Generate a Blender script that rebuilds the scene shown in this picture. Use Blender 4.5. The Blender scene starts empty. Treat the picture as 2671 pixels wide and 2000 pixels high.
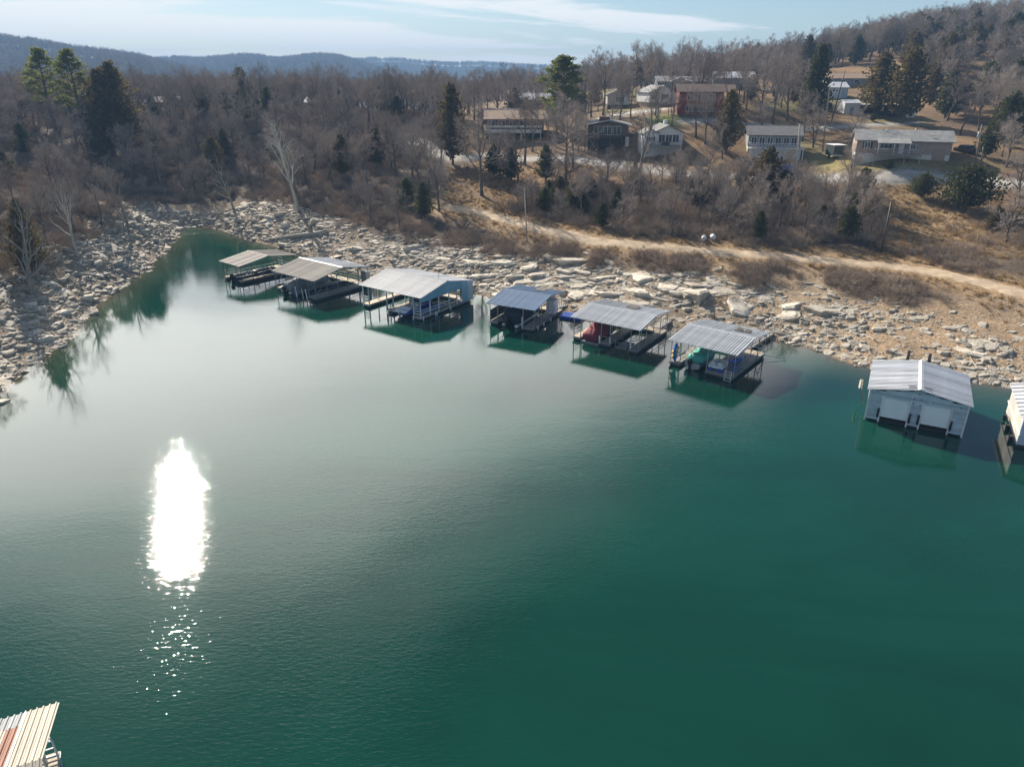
import bpy, bmesh, math, random
import numpy as np
from mathutils import Vector, Matrix, Euler, Quaternion

S = bpy.context.scene
C = S.collection
R = math.radians
random.seed(7)

# ------------------------------------------------------------------ camera, sky, sun, exposure
CAMH, PITCH, FPX = 30.0, R(23.4), 1851.0          # a drone 30 m above the lake; photo 2671 x 2000
cam = bpy.data.cameras.new('camera')
cam.sensor_width = 36.0
cam.lens = FPX / 2671 * 36.0
cam.clip_start, cam.clip_end = 0.5, 12000
camo = bpy.data.objects.new('camera', cam)
C.objects.link(camo)
camo.location = (0, 0, CAMH)
camo.rotation_euler = (math.pi / 2 - PITCH, 0, 0)
S.camera = camo

SUN_EL, SUN_AZ = R(30.5), R(-29.2)                   # azimuth from +Y towards +X
sdir = Vector((math.sin(SUN_AZ) * math.cos(SUN_EL), math.cos(SUN_AZ) * math.cos(SUN_EL), math.sin(SUN_EL)))
W = bpy.data.worlds.new('World')
S.world = W
W.use_nodes = True
nt = W.node_tree
nt.nodes.clear()
def nd(t, typ, **kw):
    n = t.nodes.new(typ)
    for k, v in kw.items():
        setattr(n, k, v)
    return n
def lk(t, a, b):
    t.links.new(a, b)
sky = nd(nt, 'ShaderNodeTexSky', sky_type='NISHITA', sun_disc=False)
sky.sun_elevation, sky.sun_rotation = SUN_EL, SUN_AZ
sky.altitude, sky.air_density, sky.dust_density, sky.ozone_density = 300, 1.0, 0.25, 2.5
SKYSEED = 21.3
# thin cirrus: noise on a flat cloud layer high above, denser towards the sun side as in the photograph
geo = nd(nt, 'ShaderNodeTexCoord')
sep = nd(nt, 'ShaderNodeSeparateXYZ'); lk(nt, geo.outputs['Generated'], sep.inputs[0])
def m_(op, a, b=None, t=nt, clamp=False):
    n = nd(t, 'ShaderNodeMath', operation=op, use_clamp=clamp)
    for i, v in enumerate((a, b)):
        if v is None: continue
        if isinstance(v, (int, float)): n.inputs[i].default_value = v
        else: lk(t, v, n.inputs[i])
    return n.outputs[0]
zc = m_('ADD', m_('MAXIMUM', sep.outputs[2], 0.0), 0.11)
cx, cy = m_('DIVIDE', sep.outputs[0], zc), m_('DIVIDE', sep.outputs[1], zc)
comb = nd(nt, 'ShaderNodeCombineXYZ')
rx = m_('ADD', m_('MULTIPLY', cx, 0.92), m_('MULTIPLY', cy, 0.38))
ry = m_('SUBTRACT', m_('MULTIPLY', cy, 0.92), m_('MULTIPLY', cx, 0.38))
lk(nt, m_('MULTIPLY', rx, 0.45), comb.inputs[0]); lk(nt, m_('MULTIPLY', ry, 1.15), comb.inputs[1]); comb.inputs[2].default_value = SKYSEED
ns1 = nd(nt, 'ShaderNodeTexNoise'); ns1.inputs['Scale'].default_value = 1.05; ns1.inputs['Detail'].default_value = 7; ns1.inputs['Roughness'].default_value = 0.58; ns1.inputs['Distortion'].default_value = 0.5
lk(nt, comb.outputs[0], ns1.inputs['Vector'])
ns2 = nd(nt, 'ShaderNodeTexNoise'); ns2.inputs['Scale'].default_value = 0.22; ns2.inputs['Detail'].default_value = 2
lk(nt, comb.outputs[0], ns2.inputs['Vector'])
# coverage falls off from the sunward bank of cirrus (left) to the clear side (right)
cov = m_('ADD', m_('MINIMUM', m_('ADD', m_('MULTIPLY', cx, -0.16), 0.11), 0.16), m_('MAXIMUM', m_('MINIMUM', m_('MULTIPLY', m_('SUBTRACT', cy, 1.3), 0.3), 0.0), -0.17))
cov = m_('ADD', cov, m_('MULTIPLY', m_('MINIMUM', m_('MAXIMUM', m_('MULTIPLY', m_('SUBTRACT', cy, 3.2), 0.03), 0.0), 0.05), m_('SUBTRACT', 0.45, m_('MULTIPLY', cx, 0.35), clamp=True)))
cmask = m_('ADD', m_('ADD', m_('MULTIPLY', m_('SUBTRACT', ns1.outputs['Fac'], 0.5), m_('ADD', 0.75, m_('MULTIPLY', m_('MINIMUM', m_('MAXIMUM', cy, 0.0), 7.0), 0.42))), m_('ADD', m_('MULTIPLY', ns2.outputs['Fac'], 0.5), 0.5)), cov)
mr = nd(nt, 'ShaderNodeMapRange', interpolation_type='SMOOTHSTEP')
lk(nt, cmask, mr.inputs['Value'])
mr.inputs['From Min'].default_value, mr.inputs['From Max'].default_value = 0.70, 1.02
mr.inputs['To Max'].default_value = 0.92
ccol = nd(nt, 'ShaderNodeMix', data_type='RGBA', blend_type='MIX')
ccol.inputs['Factor'].default_value = 0.85
bw = nd(nt, 'ShaderNodeRGBToBW'); lk(nt, sky.outputs[0], bw.inputs[0])
cl = nd(nt, 'ShaderNodeCombineColor')
# thin cirrus scatters sunlight forward: brightest round the sun, paler and thinner towards the horizon
dt_ = nd(nt, 'ShaderNodeVectorMath', operation='DOT_PRODUCT'); lk(nt, geo.outputs['Generated'], dt_.inputs[0]); dt_.inputs[1].default_value = sdir
lobe = m_('POWER', m_('MAXIMUM', dt_.outputs['Value'], 0.0), 4.0)
rise = m_('MULTIPLY', m_('SUBTRACT', sep.outputs[2], 0.10), 4.5, clamp=True)
cb = m_('ADD', 12.5, m_('MULTIPLY', m_('MULTIPLY', lobe, rise), 58.0))
lk(nt, m_('MULTIPLY', cb, 1.0), cl.inputs[0]); lk(nt, m_('MULTIPLY', cb, 0.965), cl.inputs[1]); lk(nt, m_('MULTIPLY', cb, 0.92), cl.inputs[2])
lk(nt, sky.outputs[0], ccol.inputs['A']); lk(nt, cl.outputs[0], ccol.inputs['B'])
mixc = nd(nt, 'ShaderNodeMix', data_type='RGBA')
lk(nt, mr.outputs[0], mixc.inputs['Factor']); lk(nt, sky.outputs[0], mixc.inputs['A']); lk(nt, ccol.outputs['Result'], mixc.inputs['B'])
bg = nd(nt, 'ShaderNodeBackground'); bg.inputs['Strength'].default_value = 0.056
lk(nt, mixc.outputs['Result'], bg.inputs['Color'])
wo = nd(nt, 'ShaderNodeOutputWorld'); lk(nt, bg.outputs[0], wo.inputs['Surface'])

sl = bpy.data.lights.new('sun', 'SUN')
sl.energy, sl.angle, sl.color = 5.0, R(0.55), (1.0, 0.91, 0.78)
so = bpy.data.objects.new('sun', sl)
C.objects.link(so)
so.rotation_euler = (-sdir).to_track_quat('-Z', 'Y').to_euler()
so.location = (-60, 60, 90)

vs = S.view_settings
vs.view_transform, vs.look, vs.exposure, vs.gamma = 'Standard', 'None', 0.82, 1.0
vs.use_curve_mapping = False
S.render.engine = 'CYCLES'
S.cycles.max_bounces, S.cycles.diffuse_bounces, S.cycles.glossy_bounces = 6, 2, 3
S.cycles.transmission_bounces, S.cycles.volume_bounces, S.cycles.transparent_max_bounces = 3, 0, 4
S.cycles.caustics_reflective = S.cycles.caustics_refractive = False
S.cycles.use_denoising = True

# ------------------------------------------------------------------ photo pixel -> direction (2671 x 2000; D = the 2212-wide view)
K = 2671 / 2212
def ray(u, v):
    x, y = (u - 1335.5) / FPX, (1000 - v) / FPX
    return np.array([x, math.cos(PITCH) + y * math.sin(PITCH), y * math.cos(PITCH) - math.sin(PITCH)])
def at_z(u, v, z):
    d = ray(u, v)
    return np.array([0, 0, CAMH]) + d * ((z - CAMH) / d[2])
def at_t(u, v, t):
    return np.array([0, 0, CAMH]) + ray(u, v) * t
def Dz(u, v, z):
    return at_z(u * K, v * K, z)
def Dt(u, v, t):
    return at_t(u * K, v * K, t)

# ------------------------------------------------------------------ materials
MATS = {}
def mat(name, col, rough=0.8, metal=0.0, var=0.25, scale=2.0, col2=None, bump=0.0, bscale=None, spec=None, coord='Object', trans=None):
    if name in MATS: return MATS[name]
    m = bpy.data.materials.new(name); m.use_nodes = True
    t = m.node_tree; b = t.nodes['Principled BSDF']
    b.inputs['Roughness'].default_value = rough
    b.inputs['Metallic'].default_value = metal
    if spec is not None: b.inputs['Specular IOR Level'].default_value = spec
    tc = nd(t, 'ShaderNodeTexCoord')
    n = nd(t, 'ShaderNodeTexNoise'); n.inputs['Scale'].default_value = scale; n.inputs['Detail'].default_value = 5; n.inputs['Roughness'].default_value = 0.65
    lk(t, tc.outputs[coord], n.inputs['Vector'])
    oi = nd(t, 'ShaderNodeObjectInfo')
    mx = nd(t, 'ShaderNodeMix', data_type='RGBA')
    c1 = tuple(c * (1 - var) for c in col[:3]) + (1,)
    c2 = tuple(min(1, c * (1 + var)) for c in (col2 or col)[:3]) + (1,)
    mx.inputs['A'].default_value, mx.inputs['B'].default_value = c1, c2
    r = nd(t, 'ShaderNodeMapRange'); lk(t, n.outputs['Fac'], r.inputs['Value']); r.inputs['From Min'].default_value = 0.3; r.inputs['From Max'].default_value = 0.7
    lk(t, r.outputs[0], mx.inputs['Factor'])
    hv = nd(t, 'ShaderNodeHueSaturation'); lk(t, mx.outputs['Result'], hv.inputs['Color'])
    lk(t, m_('ADD', m_('MULTIPLY', oi.outputs['Random'], 0.36, t=t), 0.82, t=t), hv.inputs['Value'])
    lk(t, hv.outputs[0], b.inputs['Base Color'])
    if bump:
        n2 = nd(t, 'ShaderNodeTexNoise'); n2.inputs['Scale'].default_value = bscale or scale * 3; n2.inputs['Detail'].default_value = 6
        lk(t, tc.outputs[coord], n2.inputs['Vector'])
        bp = nd(t, 'ShaderNodeBump'); bp.inputs['Strength'].default_value = bump; bp.inputs['Distance'].default_value = 0.1
        lk(t, n2.outputs['Fac'], bp.inputs['Height']); lk(t, bp.outputs[0], b.inputs['Normal'])
    if trans:                                               # leaves that let light through
        tr = nd(t, 'ShaderNodeBsdfTranslucent'); lk(t, hv.outputs[0], tr.inputs['Color'])
        ms = nd(t, 'ShaderNodeMixShader'); ms.inputs[0].default_value = trans
        lk(t, b.outputs[0], ms.inputs[1]); lk(t, tr.outputs[0], ms.inputs[2])
        lk(t, ms.outputs[0], t.nodes['Material Output'].inputs['Surface'])
    MATS[name] = m
    return m

def stone_mat(name, a, b2, c):
    m = bpy.data.materials.new(name); m.use_nodes = True
    t = m.node_tree; b = t.nodes['Principled BSDF']; b.inputs['Roughness'].default_value = 0.9
    g = nd(t, 'ShaderNodeNewGeometry'); oi = nd(t, 'ShaderNodeObjectInfo')
    n = nd(t, 'ShaderNodeTexNoise'); n.inputs['Scale'].default_value = 0.9; n.inputs['Detail'].default_value = 8; n.inputs['Roughness'].default_value = 0.7
    lk(t, g.outputs['Position'], n.inputs['Vector'])
    rmp = nd(t, 'ShaderNodeValToRGB'); lk(t, n.outputs['Fac'], rmp.inputs[0])
    rmp.color_ramp.elements[0].position, rmp.color_ramp.elements[0].color = 0.3, (*a, 1)
    rmp.color_ramp.elements[1].position, rmp.color_ramp.elements[1].color = 0.68, (*b2, 1)
    e = rmp.color_ramp.elements.new(0.5); e.color = (*c, 1)
    hv = nd(t, 'ShaderNodeHueSaturation'); lk(t, rmp.outputs[0], hv.inputs['Color'])
    lk(t, m_('ADD', m_('MULTIPLY', oi.outputs['Random'], 0.5, t=t), 0.72, t=t), hv.inputs['Value'])
    lk(t, hv.outputs[0], b.inputs['Base Color'])
    n2 = nd(t, 'ShaderNodeTexNoise'); n2.inputs['Scale'].default_value = 5; n2.inputs['Detail'].default_value = 6
    lk(t, g.outputs['Position'], n2.inputs['Vector'])
    bp = nd(t, 'ShaderNodeBump'); bp.inputs['Strength'].default_value = 0.7; bp.inputs['Distance'].default_value = 0.12
    lk(t, n2.outputs['Fac'], bp.inputs['Height']); lk(t, bp.outputs[0], b.inputs['Normal'])
    MATS[name] = m
    return m

M_ROCK = stone_mat('limestone', (0.30, 0.255, 0.195), (0.68, 0.615, 0.505), (0.54, 0.48, 0.385))
M_BARK = mat('bark', (0.135, 0.112, 0.095), 0.95, var=0.3, scale=3, bump=0.5)
M_TWIG = mat('twigs', (0.335, 0.283, 0.243), 0.95, var=0.25, scale=0.4)
M_TWIG2 = mat('twigs_warm', (0.33, 0.27, 0.22), 0.95, var=0.25, scale=0.4)
M_PALE = mat('pale_bark', (0.50, 0.47, 0.41), 0.85, var=0.25, scale=2)
M_PALE2 = mat('greyish_pale_bark', (0.27, 0.245, 0.21), 0.85, var=0.25, scale=2)
M_BRUSH = mat('brush_stems', (0.37, 0.285, 0.21), 0.95, var=0.3, scale=0.5)
M_CEDAR = mat('cedar_foliage', (0.055, 0.072, 0.026), 0.85, var=0.4, scale=0.8, col2=(0.085, 0.088, 0.03), trans=0.35)
M_CEDARB = mat('rusty_cedar_foliage', (0.115, 0.088, 0.032), 0.85, var=0.35, scale=0.8, trans=0.35)
M_PINE = mat('pine_needles', (0.155, 0.17, 0.048), 0.8, var=0.3, scale=0.8, trans=0.5)
M_GRASS = mat('dry_grass', (0.33, 0.22, 0.10), 0.95, var=0.3, scale=0.5, trans=0.3)
M_STEEL = mat('galvanised_steel', (0.42, 0.44, 0.46), 0.45, 0.6, var=0.2, scale=1.5)
M_DARKSTEEL = mat('dark_steel', (0.10, 0.085, 0.07), 0.6, 0.3, var=0.3, scale=1.5)
M_BLUESTEEL = mat('blue_grey_paint', (0.22, 0.30, 0.37), 0.5, 0.1, var=0.15)
M_WHITEP = mat('white_paint', (0.74, 0.75, 0.75), 0.5, var=0.08, scale=1.0)
M_DECK = mat('grey_deck_boards', (0.30, 0.28, 0.25), 0.85, var=0.25, scale=4)
M_DECKT = mat('tan_deck_boards', (0.52, 0.44, 0.34), 0.85, var=0.2, scale=4)
M_FLOAT = mat('black_float', (0.018, 0.018, 0.02), 0.5, var=0.3)
M_BLACK = mat('black_plastic', (0.012, 0.012, 0.014), 0.35, var=0.2)
M_GLASS = mat('window_glass', (0.03, 0.04, 0.05), 0.08, var=0.3, spec=0.5)
M_NAVY = mat('navy_canvas', (0.012, 0.022, 0.045), 0.75, var=0.3, scale=3)
M_MAROON = mat('maroon_canvas', (0.19, 0.028, 0.045), 0.85, var=0.2, scale=2, bump=0.6, bscale=4)
M_GREYCOVER = mat('grey_canvas', (0.25, 0.27, 0.29), 0.85, var=0.2, scale=2, bump=0.5, bscale=4)
M_TEAL = mat('teal_tarp', (0.06, 0.33, 0.28), 0.6, var=0.2, scale=3, bump=0.6, bscale=5)
M_GREENDK = mat('dark_green_canvas', (0.01, 0.06, 0.05), 0.7, var=0.3, scale=2)
M_BLUE = mat('blue_plastic', (0.02, 0.07, 0.42), 0.35, var=0.15)
M_BLUE2 = mat('bright_blue', (0.03, 0.13, 0.55), 0.4, var=0.15)
M_YELLOW = mat('yellow_plastic', (0.75, 0.50, 0.03), 0.35, var=0.15)
M_ALU = mat('bare_aluminium', (0.5, 0.52, 0.54), 0.35, 0.7, var=0.15)
M_RED = mat('red_paint', (0.5, 0.04, 0.04), 0.5, var=0.15)
M_CONC = mat('concrete', (0.42, 0.40, 0.37), 0.9, var=0.2, scale=1.0)
M_WOODPOLE = mat('weathered_pole', (0.26, 0.22, 0.18), 0.9, var=0.25, scale=3)
M_BLEACHED = mat('bleached_wood', (0.45, 0.40, 0.33), 0.9, var=0.25, scale=3, bump=0.4)

# ------------------------------------------------------------------ mesh helpers
class MB:
    def __init__(s): s.v, s.f = [], []
    def add(s, vs, fs):
        o = len(s.v); s.v += [tuple(p) for p in vs]; s.f += [tuple(i + o for i in q) for q in fs]; return s
    def box(s, x0, x1, y0, y1, z0, z1):
        return s.add([(x0,y0,z0),(x1,y0,z0),(x1,y1,z0),(x0,y1,z0),(x0,y0,z1),(x1,y0,z1),(x1,y1,z1),(x0,y1,z1)],
                     [(3,2,1,0),(4,5,6,7),(0,1,5,4),(1,2,6,5),(2,3,7,6),(3,0,4,7)])
    def bar(s, p, q, w, h=None):
        p, q = Vector(p), Vector(q); h = h or w
        d = (q - p).normalized()
        a = d.cross(Vector((0, 0, 1)))
        if a.length < 1e-3: a = Vector((1, 0, 0))
        a.normalize(); b = a.cross(d)
        vs = [e + a * (w/2) * i + b * (h/2) * j for e in (p, q) for i, j in ((-1,-1),(1,-1),(1,1),(-1,1))]
        return s.add(vs, [(0,1,2,3),(7,6,5,4),(0,4,5,1),(1,5,6,2),(2,6,7,3),(3,7,4,0)])
    def tube(s, pts, rs, n=8, cap=True):
        pts = [Vector(p) for p in pts]
        if isinstance(rs, (int, float)): rs = [rs] * len(pts)
        rings = []
        a = None
        for i, p in enumerate(pts):
            d = (pts[min(i+1, len(pts)-1)] - pts[max(i-1, 0)]).normalized()
            if a is None:
                a = d.cross(Vector((0, 0, 1)))
                if a.length < 1e-3: a = Vector((1, 0, 0))
            a = (a - d * a.dot(d))
            if a.length < 1e-4: a = d.orthogonal()
            a.normalize(); b = d.cross(a)
            rings.append([p + (a * math.cos(k*2*math.pi/n) + b * math.sin(k*2*math.pi/n)) * rs[i] for k in range(n)])
        return s.loft(rings, cap)
    def loft(s, rings, cap=True, closed=True):
        n = len(rings[0]); vs = [p for r in rings for p in r]; fs = []
        for i in range(len(rings) - 1):
            for k in range(n if closed else n - 1):
                k2 = (k + 1) % n
                fs.append((i*n+k, i*n+k2, (i+1)*n+k2, (i+1)*n+k))
        if cap:
            fs.append(tuple(range(n))[::-1]); fs.append(tuple((len(rings)-1)*n + k for k in range(n)))
        return s.add(vs, fs)
    def prism(s, poly, z0, z1):
        n = len(poly)
        return s.add([(x, y, z0) for x, y in poly] + [(x, y, z1) for x, y in poly],
                     [tuple(range(n))[::-1], tuple(range(n, 2*n))] + [(k, (k+1) % n, n+(k+1) % n, n+k) for k in range(n)])
    def mesh(s, name, m, smooth=False):
        me = bpy.data.meshes.new(name); me.from_pydata([tuple(p) for p in s.v], [], s.f)
        bm = bmesh.new(); bm.from_mesh(me); bmesh.ops.recalc_face_normals(bm, faces=bm.faces); bm.to_mesh(me); bm.free()
        if m: me.materials.append(m)
        if smooth: me.shade_smooth()
        return me
    def build(s, name, m, parent=None, smooth=False):
        return link(name, s.mesh(name, m, smooth), parent)
def link(name, me, parent=None, loc=None):
    o = bpy.data.objects.new(name, me); C.objects.link(o)
    if parent: o.parent = parent
    if loc is not None: o.location = loc
    return o
def tag(o, label=None, cat=None, group=None, kind=None):
    if label: o['label'] = label
    if cat: o['category'] = cat
    if group: o['group'] = group
    if kind: o['kind'] = kind
    return o
def thing(name, label, cat, loc=(0, 0, 0), rz=0.0, group=None, scale=None):
    o = bpy.data.objects.new(name, None); C.objects.link(o)
    o.empty_display_size = 0.2
    o.location = loc; o.rotation_euler = (0, 0, rz)
    if scale: o.scale = scale if hasattr(scale, '__len__') else (scale,) * 3
    return tag(o, label, cat, group)
def box(x0, x1, y0, y1, z0, z1): return MB().box(x0, x1, y0, y1, z0, z1)
# ------------------------------------------------------------------ terrain
shoreD = [(-70,905),(-10,858),(20,828),(75,775),(130,738),(165,700),(200,668),(250,628),(300,592),(345,550),(372,518),(388,492),
          (430,489),(480,497),(530,516),(575,527),(640,545),(700,562),(770,590),(850,612),(930,628),(1025,632),(1110,655),
          (1190,675),(1240,690),(1330,700),(1430,712),(1540,725),(1640,733),(1700,740),(1760,756),(1830,783),(1900,800),(1990,812),(2080,824),(2150,832),(2230,845)]
shore = [Dz(u, v, 0)[:2] for u, v in shoreD]
shore = [np.array(p) for p in ((-150, -300), (-128, 0), (-100, 38), (-72, 57))] + shore + [np.array(p) for p in ((66, 62), (90, 48), (120, 20), (150, -300))]
SH = np.array(shore)
def shore_dist(P):
    """signed distance to the waterline, positive on land"""
    A, B = SH, np.roll(SH, -1, axis=0)
    best = np.full(len(P), 1e9); inside = np.zeros(len(P), bool)
    for a, b in zip(A, B):
        ab = b - a; ap = P - a
        t = np.clip((ap @ ab) / (ab @ ab), 0, 1)
        d = np.hypot(*(ap - t[:, None] * ab).T)
        best = np.minimum(best, d)
        c = ((a[1] > P[:, 1]) != (b[1] > P[:, 1])) & (P[:, 0] < (b[0]-a[0]) * (P[:, 1]-a[1]) / (b[1]-a[1] + 1e-12) + a[0])
        inside ^= c
    return np.where(inside, -best, best)
ctlD = [ # (u, v, z) in the 2212-wide view: ground heights read off the slope, track, roads and house bases
 (0,640,4),(0,560,6.5),(120,600,3.5),(120,520,6.5),(230,500,5),(260,440,8),(400,440,3.2),(450,400,6),(420,360,9),
 (560,450,4),(650,420,6.5),(700,470,4),(800,480,4.2),(830,400,8),(900,460,5),(940,560,2.4),(965,447,6.2),(1042,423,7.4),(1000,500,4),
 (1050,465,5.8),(1150,492,5.4),(1100,540,3.2),(1250,515,5.2),(1250,570,2.6),(1350,528,5.2),(1350,590,2.6),(1450,536,5.2),(1450,630,2.3),(1560,545,5.1),(1560,640,2.4),
 (1700,556,5.0),(1700,650,2.2),(1800,566,5.0),(1800,690,1.8),(1950,581,4.9),(1950,690,2.2),(2080,602,4.9),(2080,720,2.0),(2200,632,4.7),(2200,740,1.8),
 (1133,356,11.2),(1079,378,10.0),(952,356,10.5),(900,370,9.5),(1221,410,8.6),(1350,372,11.0),(1300,440,7.4),(1500,388,10.8),(1500,460,7.3),(1650,380,11.3),(1650,470,7.4),
 (1800,388,11.2),(1800,470,7.6),(1900,400,11.0),(1950,470,7.6),(2080,470,7.8),(2100,520,6.6),(2000,388,11.8),(2180,400,12.0),(1900,520,6.2),
 (1110,305,14.6),(1300,322,14.0),(1440,338,13.3),(1670,338,13.6),(1790,360,12.6),(1945,345,15.0),(2110,362,14.0),
 (1510,250,21.0),(1330,236,21.5),(1435,230,22.2),(1450,203,25.0),(1575,198,26.0),(1800,214,23.6),(1790,262,19.6),(1890,256,19.8),(1990,300,17.6),(1720,290,16.8),(1580,300,16.8),(1200,262,18.0),
 (2150,300,16.6),(2200,250,20.5)]
ctl = [Dz(*c) for c in ctlD]
def pol(u, t, z):   # direction by view column, distance forward, height
    x = (u * K - 1335.5) / FPX
    return np.array([x * t, t * 1.06, z])
for u in (-500, -150, 150, 450, 750, 950):
    ctl += [pol(u, 200, 17.5), pol(u, 260, 18), pol(u, 400, 14), pol(u, 700, 10)]
for u, z2, z3 in ((1100, 21, 17), (1300, 25, 19), (1500, 27.5, 23), (1650, 29, 28)):
    ctl += [pol(u, 270, z2), pol(u, 400, z3), pol(u, 700, 22)]
for u, a, b2, c2 in ((1800, 31, 38, 39), (2000, 36, 47, 49), (2200, 38, 51, 52), (2450, 38, 55, 58), (2800, 36, 58, 62)):
    ctl += [pol(u, 270, a), pol(u, 350, b2), pol(u, 430, c2), pol(u, 800, 34)]
for u in (2450, 2800):
    ctl += [pol(u, 140, 14), pol(u, 200, 24)]
for u in (-500, -200):
    ctl += [pol(u, 130, 11), pol(u, 100, 6)]
CT = np.array(ctl)
cxy, cz = CT[:, :2] / 100.0, CT[:, 2]
def tps_k(A, B):
    r2 = ((A[:, None, :] - B[None, :, :]) ** 2).sum(-1)
    return 0.5 * r2 * np.log(r2 + 1e-9)
n = len(cxy)
Kk = tps_k(cxy, cxy) + np.eye(n) * 0.004
Pm = np.hstack([np.ones((n, 1)), cxy])
A_ = np.block([[Kk, Pm], [Pm.T, np.zeros((3, 3))]])
sol = np.linalg.solve(A_, np.concatenate([cz, np.zeros(3)]))
def vnoise(x, y, s, seed=0):
    """cheap smooth value noise"""
    x, y = x / s + seed * 17.3, y / s - seed * 9.1
    xi, yi = np.floor(x), np.floor(y); fx, fy = x - xi, y - yi
    fx, fy = fx * fx * (3 - 2 * fx), fy * fy * (3 - 2 * fy)
    def h(a, b):
        q = np.sin(a * 127.1 + b * 311.7 + seed * 74.7) * 43758.5453
        return q - np.floor(q)
    return (h(xi, yi) * (1-fx) + h(xi+1, yi) * fx) * (1-fy) + (h(xi, yi+1) * (1-fx) + h(xi+1, yi+1) * fx) * fy - 0.5
def height(P):
    P = np.asarray(P, float)
    out = np.empty(len(P))
    for i in range(0, len(P), 20000):
        q = P[i:i+20000]
        d = shore_dist(q)
        z = tps_k(q / 100.0, cxy) @ sol[:n] + sol[n] + (q / 100.0) @ sol[n+1:]
        r = np.hypot(q[:, 0], q[:, 1])
        far = np.clip((r - 450) / 450, 0, 1); far = far * far * (3 - 2 * far)
        z = z * (1 - far) + 16 * far
        z = np.clip(z, 0.3, 75)
        dn = d + 0.9 * vnoise(q[:, 0], q[:, 1], 3.0, 1) + 0.5 * vnoise(q[:, 0], q[:, 1], 1.1, 2)
        w = np.clip(d / 9.0, 0, 1)
        land = (1 - w) * np.clip(0.16 * dn, -0.3, 3) + w * np.maximum(z, 0.16 * np.minimum(d, 9))
        land += np.clip(d / 4, 0, 1) * (0.35 * vnoise(q[:, 0], q[:, 1], 5, 3) + 0.2 * vnoise(q[:, 0], q[:, 1], 1.7, 4))
        ledge = np.clip(d / 3, 0, 1) * np.clip((16 - d) / 4, 0, 1)       # limestone ledges step down to the water
        st = 0.55; ph = (land + 0.5 * vnoise(q[:, 0], q[:, 1], 9, 6)) / st
        fr = ph - np.floor(ph); land += ledge * st * 0.55 * (np.clip((fr - 0.55) / 0.3, 0, 1) - fr)
        wat = np.maximum(0.16 * dn, -7.0); wat = np.where(d < -2, np.minimum(wat, -0.25), wat)
        out[i:i+20000] = np.where(d > 0, land, wat)
    return out
def lines(segs):
    r = []
    for a, b, s in segs: r += list(np.arange(a, b, s))
    return np.array(r)
gx = lines([(-3400,-600,200),(-600,-300,20),(-300,-110,5),(-110,-70,1.6),(-70,80,0.9),(80,130,1.6),(130,320,5),(320,600,20),(600,3401,200)])
gy = lines([(-300,40,20),(40,60,2),(60,125,0.9),(125,200,1.5),(200,300,3.5),(300,460,8),(460,900,40),(900,3301,300)])
GX, GY = np.meshgrid(gx, gy)
GP = np.stack([GX.ravel(), GY.ravel()], 1)
GZ = height(GP).reshape(GX.shape)
GD = shore_dist(GP).reshape(GX.shape)
def hz(x, y):
    """height of the ground mesh at x, y (bilinear)"""
    i = int(np.clip(np.searchsorted(gx, x) - 1, 0, len(gx) - 2)); j = int(np.clip(np.searchsorted(gy, y) - 1, 0, len(gy) - 2))
    a, b = (x - gx[i]) / (gx[i+1] - gx[i]), (y - gy[j]) / (gy[j+1] - gy[j])
    return float((GZ[j,i]*(1-a) + GZ[j,i+1]*a)*(1-b) + (GZ[j+1,i]*(1-a) + GZ[j+1,i+1]*a)*b)
def hd(x, y):
    i = int(np.clip(np.searchsorted(gx, x) - 1, 0, len(gx) - 2)); j = int(np.clip(np.searchsorted(gy, y) - 1, 0, len(gy) - 2))
    return float(GD[j, i])
def hit(u, v):
    """where the line of sight of view pixel (u, v) meets the ground"""
    d = ray(u * K, v * K); t = 40.0
    while t < 900:
        p = np.array([0, 0, CAMH]) + d * t
        if p[2] < max(hz(p[0], p[1]), 0): return p
        t += 0.4
    return np.array([0, 0, CAMH]) + d * 300
def to_D(x, y, z):
    dx, dy, dz = x, y, z - CAMH
    fwd = dy * math.cos(PITCH) - dz * math.sin(PITCH); up = dy * math.sin(PITCH) + dz * math.cos(PITCH)
    if fwd < 1: return (-9999, -9999, fwd)
    return ((1335.5 + FPX * dx / fwd) / K, (1000 - FPX * up / fwd) / K, fwd)
def in_poly(u, v, poly):
    c = False
    for (x1, y1), (x2, y2) in zip(poly, poly[1:] + poly[:1]):
        if (y1 > v) != (y2 > v) and u < (x2 - x1) * (v - y1) / (y2 - y1) + x1: c = not c
    return c

def polyline(ptsD, n=10):
    """view points -> smooth line on the ground"""
    P = [np.array(hit(*p)[:2]) for p in ptsD]
    P = [2 * P[0] - P[1]] + P + [2 * P[-1] - P[-2]]
    out = []
    for i in range(1, len(P) - 2):
        for k in range(n):
            t = k / n
            out.append(0.5 * ((2*P[i]) + (P[i+1]-P[i-1])*t + (2*P[i-1]-5*P[i]+4*P[i+1]-P[i+2])*t*t + (3*P[i]-P[i-1]-3*P[i+1]+P[i+2])*t**3))
    out.append(P[-2])
    return np.array(out)
track = polyline([(962,446),(1010,456),(1060,467),(1150,492),(1250,515),(1350,528),(1450,536),(1560,546),(1700,556),(1800,566),(1950,581),(2080,602),(2212,640),(2300,668)])
road_low = polyline([(880,292),(925,318),(960,338),(1010,342),(1060,338),(1130,345),(1200,345),(1290,352),(1400,366),(1500,378),(1600,383),(1700,384),(1800,386),(1900,386),(2010,384),(2212,400)])
road_mid = polyline([(1480,262),(1530,262),(1600,268),(1680,276),(1740,280),(1850,272),(1980,266)])
road_up = polyline([(1290,258),(1340,248),(1400,240),(1440,236)])
TR = [(track, 1.9), (road_low, 2.4), (road_mid, 1.6), (road_up, 1.7)]
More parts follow.
